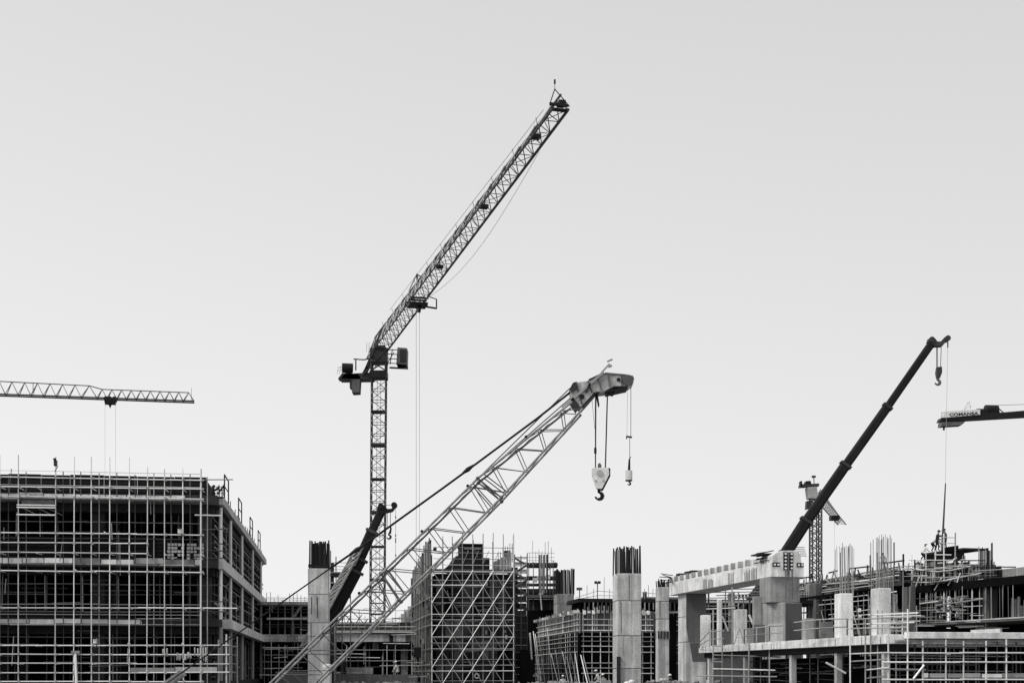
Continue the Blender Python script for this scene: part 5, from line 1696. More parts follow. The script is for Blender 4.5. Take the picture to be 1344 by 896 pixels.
for i in range(9):
    x = 707.4 + i * 1.42
    if i in (3, 6):
        continue
    srod('rebar', x, 778, x + J(.2), 727.5 + J(.6), 153, .062, 'rebar_pale' if i in (1, 2, 4, 5, 7) else 'rebar', rbT)

# ================================================================== BACK BUILDING (between the wide building and the core)
Db = 150.0
T = thing('unfinished_building', C(445, HY, Db + 8), 'low background building with two pale slab bands behind the crossed crane booms', 'building')
T.location.z = 0
WM[T] = Matrix.Translation(T.location)


def bbox_(name, x0, x1, y0, y1, D_, dep, m_, P=None, floor=None):
    a_, b_ = C(x0, y1, D_), C(x1, y0, D_)
    return MB().box(a_.x, b_.x, D_, D_ + dep, floor if floor is not None else a_.z, b_.z).build(name, m_, P or T)


bbox_('roof_slab', 335, 406, 789, 793, Db, 12, 'concrete_mid')
bbox_('floor_slab', 335, 560, 832, 841.5, Db, 12, 'concrete')
bbox_('mid_beam', 350, 404, 810, 812.5, Db, 1, 'concrete')
bbox_('deck_band', 430, 560, 826, 828.5, Db - .3, 6, 'board_dim')
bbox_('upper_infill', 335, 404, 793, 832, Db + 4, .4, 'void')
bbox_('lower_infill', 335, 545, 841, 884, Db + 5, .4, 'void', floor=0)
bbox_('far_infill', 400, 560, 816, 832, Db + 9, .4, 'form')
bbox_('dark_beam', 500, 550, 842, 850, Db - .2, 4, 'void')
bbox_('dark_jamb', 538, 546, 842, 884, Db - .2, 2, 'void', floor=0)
bbox_('column', 526, 535, 849, 884, Db + 1, .8, 'concrete', floor=0)
bbox_('column', 436, 440, 828, 884, Db - 1, .4, 'concrete', floor=0)
bbox_('column', 489, 497, 841, 852, Db + 1, .6, 'concrete_mid')
bbox_('slab_stain', 376, 391, 832.5, 841, Db - .02, .015, 'concrete_mid')
bbox_('slab_stain', 511, 516, 832, 841.5, Db - .02, .015, 'form')
bbox_('slab_stain', 532, 541, 833, 841, Db - .02, .015, 'concrete_dark')
for x in (354, 365, 374, 384, 395):
    srod('upright', x, 832, x, 793, Db + .4, .06 if x != 384 else .1, R.choice(['tube_dim', 'tube_mid', 'concrete_mid']), T)
for x in (352, 366, 384, 391, 480, 485, 503, 517):
    srod('upright', x, 925, x, 841, Db + .6, .07, R.choice(['tube_mid', 'tube_dim']), T)
srod('raking_beam', 386, 809, 398, 791, Db + .2, .14, 'concrete_mid', T)
for y in (799, 819, 822, 803):
    srod('rail', 348, y, 404, y, Db + .3, .035, 'tube_dim', T)
S = thing('scaffold', C(420, HY, Db - 4), 'rambling low scaffold tubes before the background building, behind the crossed booms', 'scaffold')
S.location.z = 0
WM[S] = Matrix.Translation(S.location)
for y, xa, xb, m_, r_ in ((849, 345, 400, 'tube', .05), (859, 340, 402, 'tube_mid', .05), (868, 343, 402, 'tube_mid', .06), (876.5, 340, 398, 'tube_mid', .04), (885, 340, 420, 'tube', .06), (852, 430, 545, 'tube_mid', .04), (862, 432, 500, 'tube', .05), (867, 440, 540, 'tube_mid', .05), (857, 440, 482, 'tube', .04), (812, 430, 540, 'tube_mid', .03), (818, 430, 520, 'tube_mid', .06), (822, 440, 545, 'tube', .05), (829, 435, 545, 'tube', .04), (883, 430, 478, 'board', .14), (889, 432, 540, 'tube', .09), (873, 500, 545, 'tube_mid', .05)):
    srod('ledger', xa + J(2), y + J(.4), xb + J(3), y + J(1), Db - 3 - R.random(), r_, m_, S)
for x in (347, 356, 366, 374, 455, 470, 502, 508, 519, 541):
    srod('standard', x, 925, x, R.choice([846, 838, 860]), Db - 3.6, .045, R.choice(['tube_mid', 'tube', 'tube_dim']), S)
for x in (446, 450, 461, 473):
    srod('brace', x, 826, x + 10 + J(4), 808 + J(4), Db - 3, .05, 'tube_dim', S)
for i in range(12):
    x = 434 + i * 9
    srod('roof_post', x, 826, x, 812 + J(4), Db + 2, .03, 'tube_mid', S)
for i in range(11):
    x = 350 + i * 5
    srod('roof_post', x, 790, x, 780 + J(6), Db + 2, .03, 'tube_mid', S)
for y in (784, 786.5):
    srod('roof_rail', 348, y, 404, y + .4, Db + 2, .03, 'tube_mid', S)
# platform stack beside the square pillar
S = thing('scaffold', C(450, HY, 132), 'small access scaffold with dark platforms between the square pillar and the stout boom', 'scaffold')
S.location.z = 0
WM[S] = Matrix.Translation(S.location)
for x, yt in ((434, 722), (436.5, 738), (441, 730), (449, 752), (460, 728)):
    srod('standard', x, 925, x, yt, 132, .05 if x != 436.5 else .14, 'tube_dim' if x != 436.5 else 'form', S)
for y0, y1, m_ in ((750.5, 752, 'tube_mid'), (753, 756.5, 'form'), (764, 765.5, 'tube_mid'), (771, 774, 'form'), (782, 784, 'tube_mid')):
    a_, b_ = C(434, y1, 132), C(459, y0, 132)
    MB().box(a_.x, b_.x, 131.5, 133, a_.z, b_.z).build('platform', m_, S)
for y in (738, 743, 747):
    srod('guard_rail', 436, y, 462, y, 132, .03, 'tube_mid', S)
MB().box(C(437.5, 0, 133).x, C(440.5, 0, 133).x, 133, 133.5, 0, ZY(772, 133)).build('inner_column', 'concrete', S)
for i in range(40):
    x, y = R.uniform(345, 400) if i % 2 else R.uniform(432, 540), R.uniform(796, 890)
    if R.random() < .6:
        srod('loose_tube', x, y, x + R.uniform(8, 40), y + J(1.5), 134 - .8 * R.random() if x > 460 or x < 400 else 131, .03, R.choice(['tube_mid', 'tube_dim', 'tube']), S)
    else:
        srod('loose_upright', x, y, x + J(.6), y - R.uniform(8, 30), 133, .03, R.choice(['tube_mid', 'tube_dim']), S)
# timber stack
for i, (x0, x1, y0, y1, m_, lb) in enumerate(((452, 476, 875, 884, 'timber', 'grey stack of sawn timber in front of the background building'), (476, 489, 874.5, 884, 'concrete_mid', 'pale square block beside the sawn timber stack'), (446, 454, 868, 884, 'form', 'dark plywood stack at the end of the timber'))):
    a_, b_ = C(x0, y1, Db - 6), C(x1, y0, Db - 6)
    m_b = MB()
    if i != 1:
        for j in range(7):
            m_b.box(a_.x + J(.08), b_.x + J(.08), Db - 6, Db - 5, a_.z + (b_.z - a_.z) * j / 7, a_.z + (b_.z - a_.z) * (j + .86) / 7)
    else:
        m_b.box(a_.x, b_.x, Db - 6, Db - 5, a_.z, b_.z)
    tag(m_b.build('plank_stack' if i != 1 else 'concrete_block', m_), lb, 'stack' if i != 1 else 'block')
# raised pour deck carrying the workers and the timber
o = MB().box(C(425, 0, Db - 9).x, C(548, 0, Db - 9).x, Db - 9, Db - 4.2, 0, ZY(884.5, Db - 7)).build('work_platform', 'form_grey')
tag(o, 'low concrete working platform carrying timber stacks before the background building', 'platform')
# far stepped blocks
T = thing('distant_building', C(534, HY, 255), 'pale far-off building with stepped rooftop seen beside the netted flank of the core', 'building')
T.location.z = 0
WM[T] = Matrix.Translation(T.location)
for x0, x1, y0 in ((526, 531, 805), (530, 536, 799.5), (535, 545, 795)):
    bbox_('stepped_wall', x0, x1, y0, 835, 255 + (x0 - 526) * .2, 8, 'far', floor=0)
for x, y in ((531.5, 803), (537.5, 799), (537, 805)):
    bbox_('window', x, x + 2, y, y + 3, 254.9, .08, 'form_grey')

# ================================================================== RIGHT-HAND ELEVATED BUILDING (RB)
rphi = math.radians(10.5)
Or_ = C(1200, HY, 120.0)
FR = frame(Or_, rphi)
ztop_, zbot_ = ZY(729, 120), ZY(770, 125)
T = thing('unfinished_building', FR(5, 12, 0), 'elevated dark building with a long formwork fascia behind the pale stub columns', 'building', rz=rphi)
MB().box(.3, 4.5, 5, 29, zbot_ + .15, ZY(742, 120), FR).build('upper_deck', 'form', T)
for i in range(13):
    v_ = 3 + i * 2.0
    MB().box(-.05 + J(.06), .3, v_, v_ + 1.95, zbot_ + J(.08), ztop_ - .9 - J(.25), FR).build('fascia_panel', R.choice(['form_grey', 'form', 'form_grey', 'concrete_dark', 'form']), T)
MB().box(-1.1, .3, 4, 29, zbot_ - .15, zbot_ - .03, FR).build('fascia_ledge', 'void', T)
MB().box(-.5, .1, 20.0, 22.6, zbot_ + .5, ztop_ - 1.0, FR).build('fascia_block', 'concrete_mid', T)
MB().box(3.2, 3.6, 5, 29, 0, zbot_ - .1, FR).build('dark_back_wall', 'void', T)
for v_ in (2.0, 9, 16, 23.5):
    MB().box(.3, 1.1, v_, v_ + .9, 0, zbot_ - .15, FR).build('column', 'concrete_dark', T)
MB().box(-.1, 12, 5, 29, ZY(826, 118), ZY(820, 118), FR).build('floor_slab', 'concrete_dark', T)
for z_, m_, du in ((ztop_ - .85, 'tube_mid', -.12), (ztop_ - 1.3, 'tube_mid', -.14), (zbot_ + .55, 'tube_mid', -.2), (zbot_ + .95, 'tube', -.22), (zbot_ + 1.5, 'tube_dim', -.15)):
    v_ = 2.5
    while v_ < 28:
        L = R.uniform(5, 9)
        rod('waler', FR(du, v_, z_ + J(.12)), FR(du, min(v_ + L, 29), z_ + J(.12)), .06, m_, T)
        v_ += L
for i in range(22):
    v_ = -.5 + i * 1.35
    z_ = ztop_ - 1.1
    rod('guard_post', FR(-.2, v_, z_), FR(-.2 + J(.3), v_ + J(.25), z_ + R.uniform(.5, 1.15)), .07, R.choice(['rebar', 'form', 'tube_mid']), T)
    if i % 2:
        rod('strut', FR(-.3, v_, zbot_ + 1.1), FR(-.6, v_ + .5, z_ + .3), .05, 'tube_mid', T)
for i in range(40):
    v_ = 3 + 26 * i / 40 + J(.25)
    z_ = R.uniform(zbot_, zbot_ + .9)
    rod('fascia_stud', FR(-.12, v_, z_), FR(-.14 + J(.05), v_ + J(.15), z_ + R.uniform(.6, 1.4)), R.uniform(.025, .05), R.choice(['tube_dim', 'tube_mid', 'rebar', 'tube_dim']), T)
for v0, v1 in ((1.5, 5.5), (8.5, 12.5), (15.5, 17.5), (22, 26)):
    rod('guard_rail', FR(-.2, v0, ztop_ - .25 + J(.1)), FR(-.2, v1, ztop_ - .22 + J(.1)), .07, 'rebar', T)
for v_ in (3.2, 6.5, 8.0, 14.6):
    rod('tall_post', FR(-.3, v_, zbot_), FR(-.3, v_, ztop_ + R.uniform(.7, 1.9)), .06, 'tube_dim' if v_ != 14.6 else 'tube_mid', T)

MB().box(-.9, -.2, 19.0, 20.6, 4, zbot_ + 1.2, FR).build('column', 'concrete_dark', T)
# scaffold and shoring below the long fascia
S = thing('scaffold', FR(-.5, 14, 0), 'tangled tube scaffold below the long dark fascia, behind the pale stub columns', 'scaffold', rz=rphi)
for i in range(24):
    v_ = .3 + i * 1.2
    rod('standard', FR(-.5 + J(.4), v_, 4), FR(-.5 + J(.3), v_, zbot_ - .2 + (R.random() < .3) * 1.6), .045, R.choice(['tube_mid', 'tube_dim', 'tube_dim']), S)
for i in range(10):
    z_ = 5.6 + i * .62
    rod('ledger', FR(-.75, 19 + J(.5), z_), FR(-.75, 29.5, z_ + .5), .05, 'tube_mid', S)
for i in range(9):
    v_ = 20.5 + i * 1.05
    rod('standard', FR(-.8, v_, 4), FR(-.75 + J(.3), v_ + .2, zbot_ + 1.2), .05, 'tube_mid', S)
for i in range(16):
    z_ = 5.4 + i * .42
    v0 = R.uniform(0, 12)
    rod('ledger', FR(-.6, v0, z_), FR(-.6, min(29, v0 + R.uniform(8, 18)), z_ + J(.2)), .042, R.choice(['tube_mid', 'tube_dim', 'tube']), S)
for i in range(18):
    v_ = R.uniform(0, 26)
    rod('brace', FR(-.7, v_, 5.2), FR(-.7, v_ + R.uniform(1.5, 4), 9.5), .045, R.choice(['tube_mid', 'tube_dim']), S)
rod('lamp_pole', FR(-.8, 25, 6), FR(-.8, 25, 10.2), .04, 'tube_mid', S)
MB().box(-1.1, -.6, 24.7, 25.6, 9.9, 10.35, FR).build('site_lamp', 'paint_white', S)
for x0, x1, y0, y1 in ((1111, 1115, 806, 812), (1126, 1129.5, 798, 803), (1127, 1130, 806, 810)):
    a_, b_ = C(x0, y1, 100), C(x1, y0, 100)
    tag(MB().box(a_.x, b_.x, 99.8, 100.1, a_.z, b_.z).build('crate', 'paint_white', None, bevel=.02), 'small pale box among the scaffold tubes between the two pale stub columns', 'box', 'pale boxes between stub columns')

# nearer wing to the frame's edge
p0, p1 = C(1194, HY, 125.5), C(1400, HY, 106)
dw = Vector((p1.x - p0.x, p1.y - p0.y))
wphi = math.atan2(dw.y, dw.x)
FWg = frame(p0, wphi)          # u along the facade towards the camera side, v into the building
WL = dw.length
xu = lambda x: 0 if False else solve_u(x)


def solve_u(x):
    # u where the facade line crosses picture column x
    k = (x - CX) / FPX
    ux, uy = math.cos(wphi), math.sin(wphi)
    return (k * p0.y - p0.x) / (ux - k * uy)


def wz(y, x):
    u = solve_u(x)
    return ZY(y, p0.y + math.sin(wphi) * u)


T = thing('unfinished_building', FWg(8, 4, 0), 'nearer wing of the elevated dark building, with a deep black soffit above tangled tubes', 'building', rz=wphi)
zs = ZY(776, FWg(solve_u(1245), 0, 0).y)
zu = ZY(766, FWg(solve_u(1245), 0, 0).y)
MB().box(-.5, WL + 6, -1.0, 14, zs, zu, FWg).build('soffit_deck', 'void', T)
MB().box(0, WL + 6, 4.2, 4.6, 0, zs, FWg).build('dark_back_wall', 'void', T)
zf = ZY(815, FWg(solve_u(1270), 0, 0).y)
MB().box(0, WL + 6, -1.2, 6, zf - .22, zf - .02, FWg).build('floor_slab', 'concrete_dark', T)
MB().box(solve_u(1240), WL + 6, -1.25, -1.19, zf - .05, zf + .05, FWg).build('slab_edge_plank', 'board_dim', T)
MB().box(solve_u(1296), solve_u(1335), -1.6, -1.4, zf - 1.15, zf - .8, FWg).build('slab_edge_plank', 'paint_white', T)
for x0, x1, m_ in ((1281, 1290, 'concrete_dark'), (1276, 1279, 'concrete_dark'), (1198, 1212, 'form'), (1218, 1224, 'form'), (1345, 1356, 'concrete_dark')):
    MB().box(solve_u(x0), solve_u(x1), .6, 1.4, 0, zs, FWg).build('column', m_, T)
for i in range(20):
    x = 1268 + i * 4.1
    if 1281 < x < 1302:
        continue
    MB().box(solve_u(x), solve_u(x + 2.6), 1.6, 1.7, zf, zf + R.uniform(1.0, 2.0), FWg).build('stored_panel', R.choice(['concrete', 'form_grey', 'board', 'concrete_lite']), T)
# formwork wall over the soffit
for i in range(16):
    x0, x1 = 1196 + i * 7.0, 1202.6 + i * 7.0
    top_ = 738 if x0 < 1262 else 742
    MB().box(solve_u(x0), solve_u(x1), .3 + J(.05), .5, zu - .02, wz(top_ + J(1.5), x0), FWg).build('formwork_panel', R.choice(['form_grey', 'form', 'form_grey', 'concrete_dark']), T)
MB().box(solve_u(1306), WL + 4, .6, 3, zu, wz(745.5, 1316), FWg).build('upstand_wall', 'concrete_mid', T)
# workers' platform
zp = wz(722.5, 1230)
MB().box(solve_u(1207), solve_u(1260), .3, 2.6, zp - .16, zp, FWg).build('working_platform', 'form', T)
MB().box(solve_u(1208), solve_u(1259.5), .35, .45, zp - .95, zp - .16, FWg).build('platform_skirt', 'void', T)
MB().box(solve_u(1236), solve_u(1254), .25, .3, zp - .2, zp + .25, FWg).build('platform_kickboard', 'void', T)
# site scaffold of the wing
S = thing('scaffold', FWg(7, -1, 0), 'sagging tangled scaffold tubes wrapped round the worker platform and the black soffit', 'scaffold', rz=wphi)
for x, ya, yb, m_, r_ in ((1238, 800, 690 + 32, 'tube_mid', .05), (1250, 800, 700, 'tube', .06), (1264.5, 790, 699, 'tube_mid', .06), (1207, 790, 728, 'tube', .04), (1219, 780, 735, 'tube_mid', .04), (1226, 790, 722, 'tube', .04), (1196, 815, 727, 'rebar', .08), (1274, 765, 729, 'tube_mid', .03), (1277.5, 765, 729, 'rebar', .035), (1308, 770, 719, 'rebar', .06), (1313, 768, 733, 'rebar', .06), (1305, 825, 765, 'tube_mid', .06), (1238.5, 735, 722, 'tube', .05), (1247, 722, 706, 'tube_mid', .03)):
    u_ = solve_u(x)
    rod('standard', FWg(u_, -.8, wz(ya, x)), FWg(u_ + J(.05), -.8, wz(yb, x)), r_, m_, S)
for xa, xb, y, m_, r_ in ((1247, 1265, 705.5, 'tube_mid', .035), (1247, 1265, 713, 'tube_mid', .035), (1238, 1260, 728, 'tube', .05), (1204, 1264, 735, 'tube', .04), (1264, 1305, 735.5, 'rebar', .05), (1264, 1345, 744, 'rebar', .05), (1288, 1345, 758, 'rebar', .05)):
    rod('guard_rail', FWg(solve_u(xa), -.85, wz(y, xa)), FWg(solve_u(xb), -.85, wz(y, xb)), r_, m_, S)
for pts_, m_ in ((((1203, 744), (1222, 748), (1243, 750), (1262, 748), (1286, 743)), 'tube'), (((1205, 754), (1228, 757), (1250, 758), (1275, 756), (1296, 754)), 'tube_mid'), (((1197, 763), (1216, 764), (1240, 764), (1270, 758), (1300, 752)), 'tube'), (((1196, 771), (1230, 771), (1262, 768), (1300, 763)), 'tube_mid'), (((1196, 778), (1220, 778), (1240, 773)), 'tube_mid'), (((1246, 766), (1282, 764), (1303, 760)), 'tube')):
    for (xa, ya), (xb, yb) in zip(pts_, pts_[1:]):
        rod('bowed_ledger', FWg(solve_u(xa), -.9, wz(ya, xa)), FWg(solve_u(xb), -.9, wz(yb, xb)), .05, m_, S)
for xa, ya, xb, yb in ((1212, 777, 1220, 757), (1240, 774, 1250, 757), (1258, 768, 1263, 759), (1270, 764, 1274, 752)):
    rod('brace', FWg(solve_u(xa), -1.0, wz(ya, xa)), FWg(solve_u(xb), -1.0, wz(yb, xb)), .06, 'tube', S)
for i in range(54):
    xa = R.uniform(1192, 1300)
    y = R.uniform(780, 827) if R.random() < .75 else R.uniform(742, 768)
    xb = min(1345, xa + R.uniform(10, 45))
    sl = -.05 if y < 800 else -.015
    v0 = -1.0 - .6 * R.random()
    rod('loose_tube', FWg(solve_u(xa), v0, wz(y, xa)), FWg(solve_u(xb), v0, wz(y + (xb - xa) * sl + J(.8), xb)), R.uniform(.02, .034), R.choice(['tube', 'tube_mid', 'tube_mid', 'tube_dim']), S)
for i in range(30):
    x = 1197 + i * 5 + J(2)
    u_, v0 = solve_u(x), -.7 - .5 * R.random()
    rod('shoring_upright', FWg(u_, v0, zf - .2), FWg(u_ + J(.06), v0, zs if v0 > -1 else zs + J(.3)), R.uniform(.025, .045), R.choice(['tube', 'tube_mid', 'tube_mid', 'tube_dim', 'tube_dim']), S)
for i in range(46):
    x = 1196 + i * 2.45 + J(.8)
    u_ = solve_u(x)
    za_, zb_ = zu - J(.2), wz(R.uniform(733, 752), x)
    rod('formwork_stud', FWg(u_, .1 - .5 * R.random(), za_), FWg(u_ + J(.15), -.05, zb_), R.uniform(.025, .05), R.choice(['tube_dim', 'tube_mid', 'tube_dim', 'rebar', 'tube']), S)
for i in range(22):
    x = R.uniform(1194, 1285)
    y = R.uniform(739, 768)
    xb = x + R.uniform(10, 32)
    v0 = -.2 - .4 * R.random()
    rod('formwork_waler', FWg(solve_u(x), v0, wz(y, x)), FWg(solve_u(xb), v0, wz(y + J(1.2), xb)), R.uniform(.025, .045), R.choice(['tube_dim', 'tube_mid', 'rebar', 'tube']), S)
rod('soffit_pole', FWg(solve_u(1243), -1.1, wz(794.5, 1243)), FWg(solve_u(1306), -1.1, wz(785.5, 1306)), .07, 'tube_mid', S)
rod('soffit_pole', FWg(solve_u(1222), -1.1, wz(792, 1222)), FWg(solve_u(1246), -1.1, wz(789, 1246)), .07, 'tube', S)
for x in (1192, 1195):
    rod('pale_post', FWg(solve_u(x), -1.4, wz(818, x)), FWg(solve_u(x), -1.4, wz(779, x)), .09, 'board', S)
for i in range(40):
    x, y = R.uniform(1240, 1275), R.uniform(784, 812)
    u_ = solve_u(x)
    MB().box(u_, u_ + R.uniform(.06, .22), -.5 - R.random() * .5, -.4, wz(y, x), wz(y - R.uniform(1, 4.5), x), FWg).build('clip', R.choice(['board', 'tube_mid', 'tube', 'concrete']), S)
# rebar bunch
rbT = thing('rebar_bundle', FWg(solve_u(1294), 1, wz(768, 1294)), 'ragged rebar bunch rising through the tangled scaffold by the picture edge', 'rebar')
for i in range(15):
    x = 1284.5 + i * 1.3
    D_ = FWg(solve_u(x), .2, 0).y
    srod('rebar', x + J(.4), 768, x + J(.3), (720 if i not in (13, 14) else 714) + J(3), D_ - .6, .035, R.choice(['rebar', 'rebar_pale', 'rebar']), rbT)

# ================================================================== PEOPLE
def person(base, face, pose, label, top_mat, hat='hat', vest=False, k=1.0):
    """one skinned body standing at base, facing angle face; pose moves hands, head and torso"""
    P0 = thing('person', base, label, 'person', rz=face)
    lean = pose.get('lean', 0)
    sq = pose.get('squat', 0)
    sh = Vector((0, .62 * math.sin(lean), .88 - sq + .52 * math.cos(lean)))
    hip = Vector((0, -.25 * math.sin(lean) * .5, .92 - sq))
    nk = sh + Vector((0, .10 * math.sin(lean) + .02, .10))
    hd_ = nk + Vector((0, .05 + .07 * math.sin(lean), .15))
    J_ = [hip, hip.lerp(sh, .5), sh, nk, hd_, hd_ + Vector((0, .01, .10))]
    rad = [.145, .135, .155, .062, .098, .085]
    E = [(0, 1), (1, 2), (2, 3), (3, 4), (4, 5)]
    for sg in (-1, 1):
        hand = Vector(pose.get('r' if sg > 0 else 'l', (sg * .27, .12, .85 - sq)))
        s_ = sh + Vector((sg * .19, 0, -.03))
        el = s_.lerp(hand, .5) + Vector((sg * .07, -.08, -.04))
        i = len(J_)
        J_ += [s_, el, hand.lerp(el, .12), hand + (hand - el).normalized() * .08]
        rad += [.068, .05, .038, .045]
        E += [(2, i), (i, i + 1), (i + 1, i + 2), (i + 2, i + 3)]
        i = len(J_)
        step = pose.get('step', .08) * sg
        kn = Vector((sg * .11, .06 + step * .6 + sq * .7, .49 - sq * .55))
        an = Vector((sg * .12, step, .09))
        J_ += [hip + Vector((sg * .10, 0, -.06)), kn, an, an + Vector((0, .16, -.05))]
        rad += [.10, .07, .05, .045]
        E += [(0, i), (i, i + 1), (i + 1, i + 2), (i + 2, i + 3)]
    me = bpy.data.meshes.new('body')
    me.from_pydata([tuple(v * k) for v in J_], E, [])
    o = bpy.data.objects.new('body', me)
    COL.objects.link(o)
    o.modifiers.new('skin', 'SKIN')
    for i, r_ in enumerate(rad):
        me.skin_vertices[0].data[i].radius = (r_ * k, r_ * k)
    me.skin_vertices[0].data[0].use_root = True
    s = o.modifiers.new('sub', 'SUBSURF')
    s.levels = s.render_levels = 1
    me2 = bpy.data.meshes.new_from_object(o.evaluated_get(bpy.context.evaluated_depsgraph_get()))
    bpy.data.objects.remove(o)
    me2.materials.clear()
    for m_ in ('cloth_dark', top_mat, 'skin', 'black'):
        me2.materials.append(M[m_])
    hands = [J_[9], J_[17]]
    for p in me2.polygons:
        c_ = p.center / k
        p.use_smooth = True
        if c_.z > nk.z - .01 or min((c_ - h).length for h in hands) < .11:
            p.material_index = 2
        elif c_.z > hip.z + .02:
            p.material_index = 1
        elif c_.z < .12:
            p.material_index = 3
        else:
            p.material_index = 0
    b = bpy.data.objects.new('body', me2)
    COL.objects.link(b)
    b.parent = P0
    WM[b] = wm(P0)
    inv = wm(P0)
    hc = (hd_ + Vector((0, 0, .055)))
    hm = MB()
    seg = 10
    pts_ = []
    for a_ in range(4):
        t_ = math.pi / 2 * a_ / 4
        pts_.append([inv @ ((hc + Vector((.125 * math.cos(t_) * math.cos(q), .145 * math.cos(t_) * math.sin(q), .125 * math.sin(t_)))) * k) for q in [2 * math.pi * j / seg for j in range(seg)]])
    for r_ in pts_:
        hm.v += r_
    hm.v.append(inv @ ((hc + Vector((0, 0, .127))) * k))
    for a_ in range(3):
        for j in range(seg):
            j2 = (j + 1) % seg
            hm.f.append((a_ * seg + j, a_ * seg + j2, (a_ + 1) * seg + j2, (a_ + 1) * seg + j))
    for j in range(seg):
        hm.f.append((3 * seg + j, 3 * seg + (j + 1) % seg, 4 * seg))
    hm.f.append(tuple(reversed(range(seg))))
    bb = hc + Vector((0, .15, .0))
    hm.box8([inv @ ((bb + Vector(q)) * k) for q in ((-.09, -.03, 0), (.09, -.03, 0), (.06, .07, -.015), (-.06, .07, -.015), (-.09, -.03, .018), (.09, -.03, .018), (.06, .07, .005), (-.06, .07, .005))])
    hm.build('hard_hat', hat, P0, smooth=True)
    # simple face: nose and brow
    fm = MB()
    fm.prism([inv @ ((hd_ + Vector(q)) * k) for q in ((-.02, .09, .03), (.02, .09, .03), (.025, .09, -.03), (-.025, .09, -.03))], (inv.to_3x3() @ Vector((0, .03, 0))) * k)
    fm.build('nose', 'skin', P0)
    if vest:
        vm = MB()
        ring = []
        for f_, rx, ry in ((.12, .175, .145), (.5, .18, .15), (.98, .205, .15)):
            c_ = hip.lerp(sh, f_)
            ring.append([inv @ ((c_ + Vector((rx * math.cos(q), ry * math.sin(q), 0))) * k) for q in [2 * math.pi * j / 10 for j in range(10)]])
        for r_ in ring:
            vm.v += r_
        for a_ in range(2):
            for j in range(10):
                j2 = (j + 1) % 10
                vm.f.append((a_ * 10 + j, a_ * 10 + j2, (a_ + 1) * 10 + j2, (a_ + 1) * 10 + j))
        vm.build('vest', 'vest', P0, smooth=True)
    return P0


def at_hat(x, y, D, k=1.0, h=1.75):
    p = C(x, y, D)
    p.z -= h * k
    return p


pw = FWg(solve_u(1230), 1.4, 0).y


def on_platform(x, v=1.3):
    q = FWg(solve_u(x), v, zp)
    k_ = (x - CX) / FPX
    q.x = k_ * q.y
    return q


person(on_platform(1211, 2.0) - Vector((0, 0, .55)), math.radians(-60), {'lean': .35, 'squat': .3, 'r': (.25, .5, .75), 'l': (-.2, .55, .8)}, 'worker in white hat stooping alone at the low end of the high platform', 'cloth_pale')
person(on_platform(1224.5, 1.2), math.radians(-75), {'lean': .75, 'squat': .15, 'r': (.3, .75, .45), 'l': (-.2, .8, .5)}, 'worker bent over behind the pole, reaching down, on the high platform', 'vest', 'hat')
person(on_platform(1229.8, .9), math.radians(-80), {'lean': .12, 'r': (.2, .55, 1.15), 'l': (-.2, .5, 1.0)}, 'standing worker in dark hat and dark trousers just before the hanging pole', 'cloth_dark', 'hat_dark', vest=False)
person(on_platform(1241, .9), math.radians(80), {'lean': .05, 'r': (.2, .42, 1.25), 'l': (-.2, .45, 1.2)}, 'worker with pale vest holding the hanging pole from its other side', 'cloth_dark', 'hat_dark', vest=True)
for x, y, lb, v_ in ((1240.5, 737, 'worker in white hat half hidden in the formwork below the hanging pole', 0.0), (1249.5, 735.5, 'hatted worker inside the formwork directly under the tall railing', -.1), (1255.5, 733.5, 'worker in bright hat next to the second railing upright, inside the formwork', 0.05), (1261, 736.5, 'worker in pale shirt at the outer scaffold upright beyond the platform', -.1), (1205, 738, 'worker in pale shirt at the scaffold corner under the platform end', -.2)):
    q = FWg(solve_u(x), v_, 0)
    person(at_hat(x, y - 1.5, q.y - .9), math.radians(R.uniform(120, 240)), {'lean': .15, 'r': (.3, .3, 1.0)}, lb, 'cloth_pale' if 'pale' in lb else 'cloth_dark')
    # each stands on the plank run of the sagging scaffold
for (xa, xb) in ((1201, 1209), (1236, 1264)):
    q = FWg(solve_u((xa + xb) / 2), -.6, 0)
    zz_ = at_hat(1250, 734.5, q.y).z
    MB().box(solve_u(xa), solve_u(xb), -1.5, .2, zz_ - .12, zz_ - .04, FWg).build('plank', 'board_dim', S)
q = FR(.8, 6.4, 0)
person(at_hat(1158.5, 724.5, 126), math.radians(170), {'lean': .1, 'r': (.3, .3, 1.1)}, 'worker in pale shirt seen through the tallest bright rebar bunch', 'cloth_pale')
o = MB().box(C(1150, 0, 126).x, C(1168, 0, 126).x, 125.5, 126.8, ZY(724.5, 126) - 1.84, ZY(724.5, 126) - 1.76).build('plank_platform', 'board_dim')
tag(o, 'narrow plank platform under the worker behind the tallest rebar bunch', 'platform')
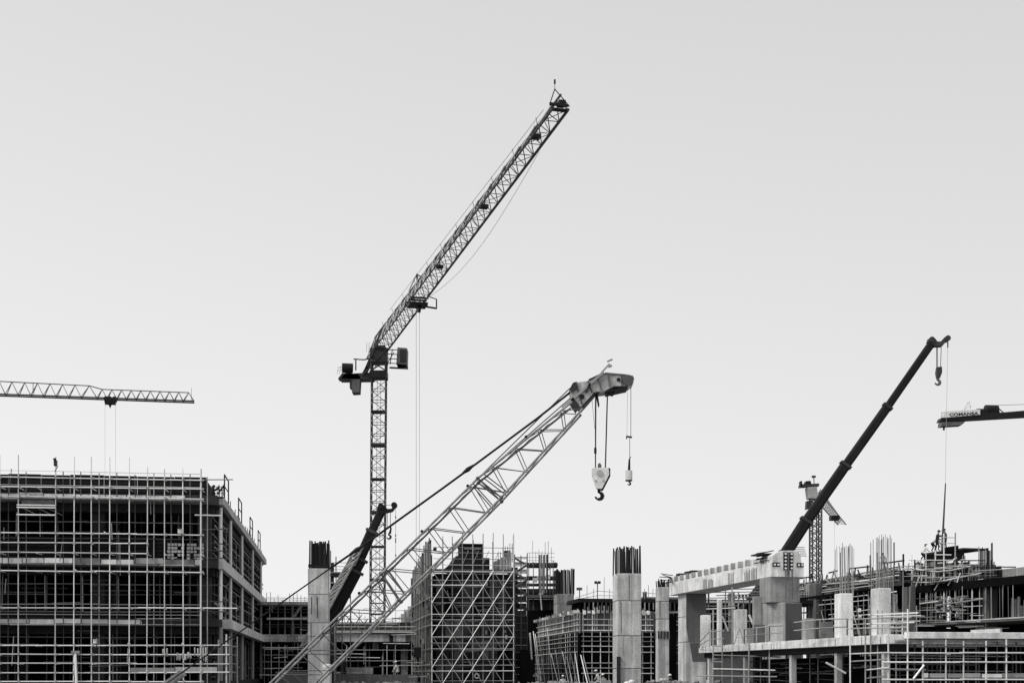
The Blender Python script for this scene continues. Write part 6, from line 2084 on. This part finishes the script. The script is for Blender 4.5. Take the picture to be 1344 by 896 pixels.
# bottom-edge workers
wp = ZY(884.5, Db - 7)
kk = 1.0
qq = C(522.5, HY, Db - 8.7)
person(Vector((qq.x, qq.y, wp - .9)), math.radians(60), {'lean': .2, 'r': (.3, .35, 1.0), 'l': (-.2, .4, .95)}, 'worker in white hat and pale clothes walking low beside the netted core flank', 'cloth_pale', k=1.25)
for x, y, D, lb, tm in ((786, 879, 121, 'stooping worker in white hat at the foot of the tallest pillar', 'cloth_pale'), (793, 884, 120.5, 'crouched worker with pale sleeves closest to the tallest pillar foot', 'vest'), (739, 886, 128, 'worker in white hat below the raking props', 'cloth_pale'), (931.5, 885, 95, 'worker in white hat and pale shirt under the podium corner', 'cloth_pale'), (979.5, 889, 93, 'worker with raised arm low in the podium undercroft', 'cloth_pale'), (881, 885, 101, 'worker with dark clothes at the foot of the slim pillar', 'cloth_dark')):
    b_ = at_hat(x, y, D)
    person(b_, math.radians(R.uniform(100, 260)), {'lean': .25 if 'stoop' in lb or 'crouch' in lb else .08, 'r': (.3, .25, 1.75) if 'raised' in lb else (.3, .3, .95)}, lb, tm)
    st = MB().box(b_.x - .8, b_.x + .8, b_.y - .6, b_.y + .6, 0, b_.z + .0).build('concrete_block', 'concrete_mid')
    tag(st, 'low concrete block under the ' + lb.split(' in ')[0].split(' with ')[0] + {786: ' by the tallest pillar', 793: ' nearest the tallest pillar', 739: ' below the raking props', 931.5: ' at the podium corner', 979.5: ' in the undercroft', 881: ' at the slim pillar'}[x], 'block')

# rubble bags at the bottom edge
for i, (x, y, D, w_, lb) in enumerate(((428, 874, 96, 6, 'large pale wrapped sack behind the lower boom chord'), (826, 896, 86, 7, 'pale sack at the foot of the tallest pillar'), (871, 893, 103, 5, 'pale sack at the foot of the slim pillar'))):
    c_ = C(x, y, D)
    r_ = w_ * D / FPX
    m_ = MB()
    for j in range(5):
        m_.ball(c_ + Vector((J(r_ * .6), J(.3), J(r_ * .3))), r_ * R.uniform(.5, .75), 9, 6, .8)
    m_.box(c_.x - r_, c_.x + r_, c_.y - .5, c_.y + .5, 0, c_.z - r_ * .3)
    tag(m_.build('sack_pile', 'cloth_pale', None, smooth=False), lb, 'sack')

# ================================================================== SPOIL AND RUBBLE ALONG THE FOOT OF THE WORKS
hp = MB()
for xa, xb, D_, yt in ((436, 552, 116, 898), (694, 800, 118, 897), (848, 916, 99, 897), (936, 1092, 90, 899)):
    nb_ = 26
    prof = []
    for i in range(nb_ + 1):
        x = xa + (xb - xa) * i / nb_
        prof.append((x, yt + J(1.6) + (6 if i in (0, nb_) else 0)))
    for (x0, y0), (x1, y1) in zip(prof, prof[1:]):
        a_, b_ = C(x0, y0, D_), C(x1, y1, D_)
        hp.box8([(a_.x, D_ - 3, 0), (b_.x, D_ - 3, 0), (b_.x, D_ + 3, 0), (a_.x, D_ + 3, 0), (a_.x, D_ - .6, a_.z), (b_.x, D_ - .6, b_.z), (b_.x, D_ + .6, b_.z), (a_.x, D_ + .6, a_.z)])
    for i in range(int((xb - xa) * .9)):
        x, y = R.uniform(xa, xb), yt + R.uniform(-1.5, 5)
        p = C(x, y, D_ - .8 - .3 * R.random())
        q = [R.uniform(.05, .22) for _ in range(3)]
        m3 = Euler((R.random() * 3, R.random() * 3, R.random() * 3)).to_matrix()
        hp.box8([p + m3 @ Vector((sx * q[0], sy * q[1], sz * q[2])) for sx, sy, sz in ((-1, -1, -1), (1, -1, -1), (1, 1, -1), (-1, 1, -1), (-1, -1, 1), (1, -1, 1), (1, 1, 1), (-1, 1, 1))])
tag(hp.build('rubble', 'concrete_mid', None), 'broken concrete rubble and spoil heaped along the foot of the works', 'rubble', kind='stuff')
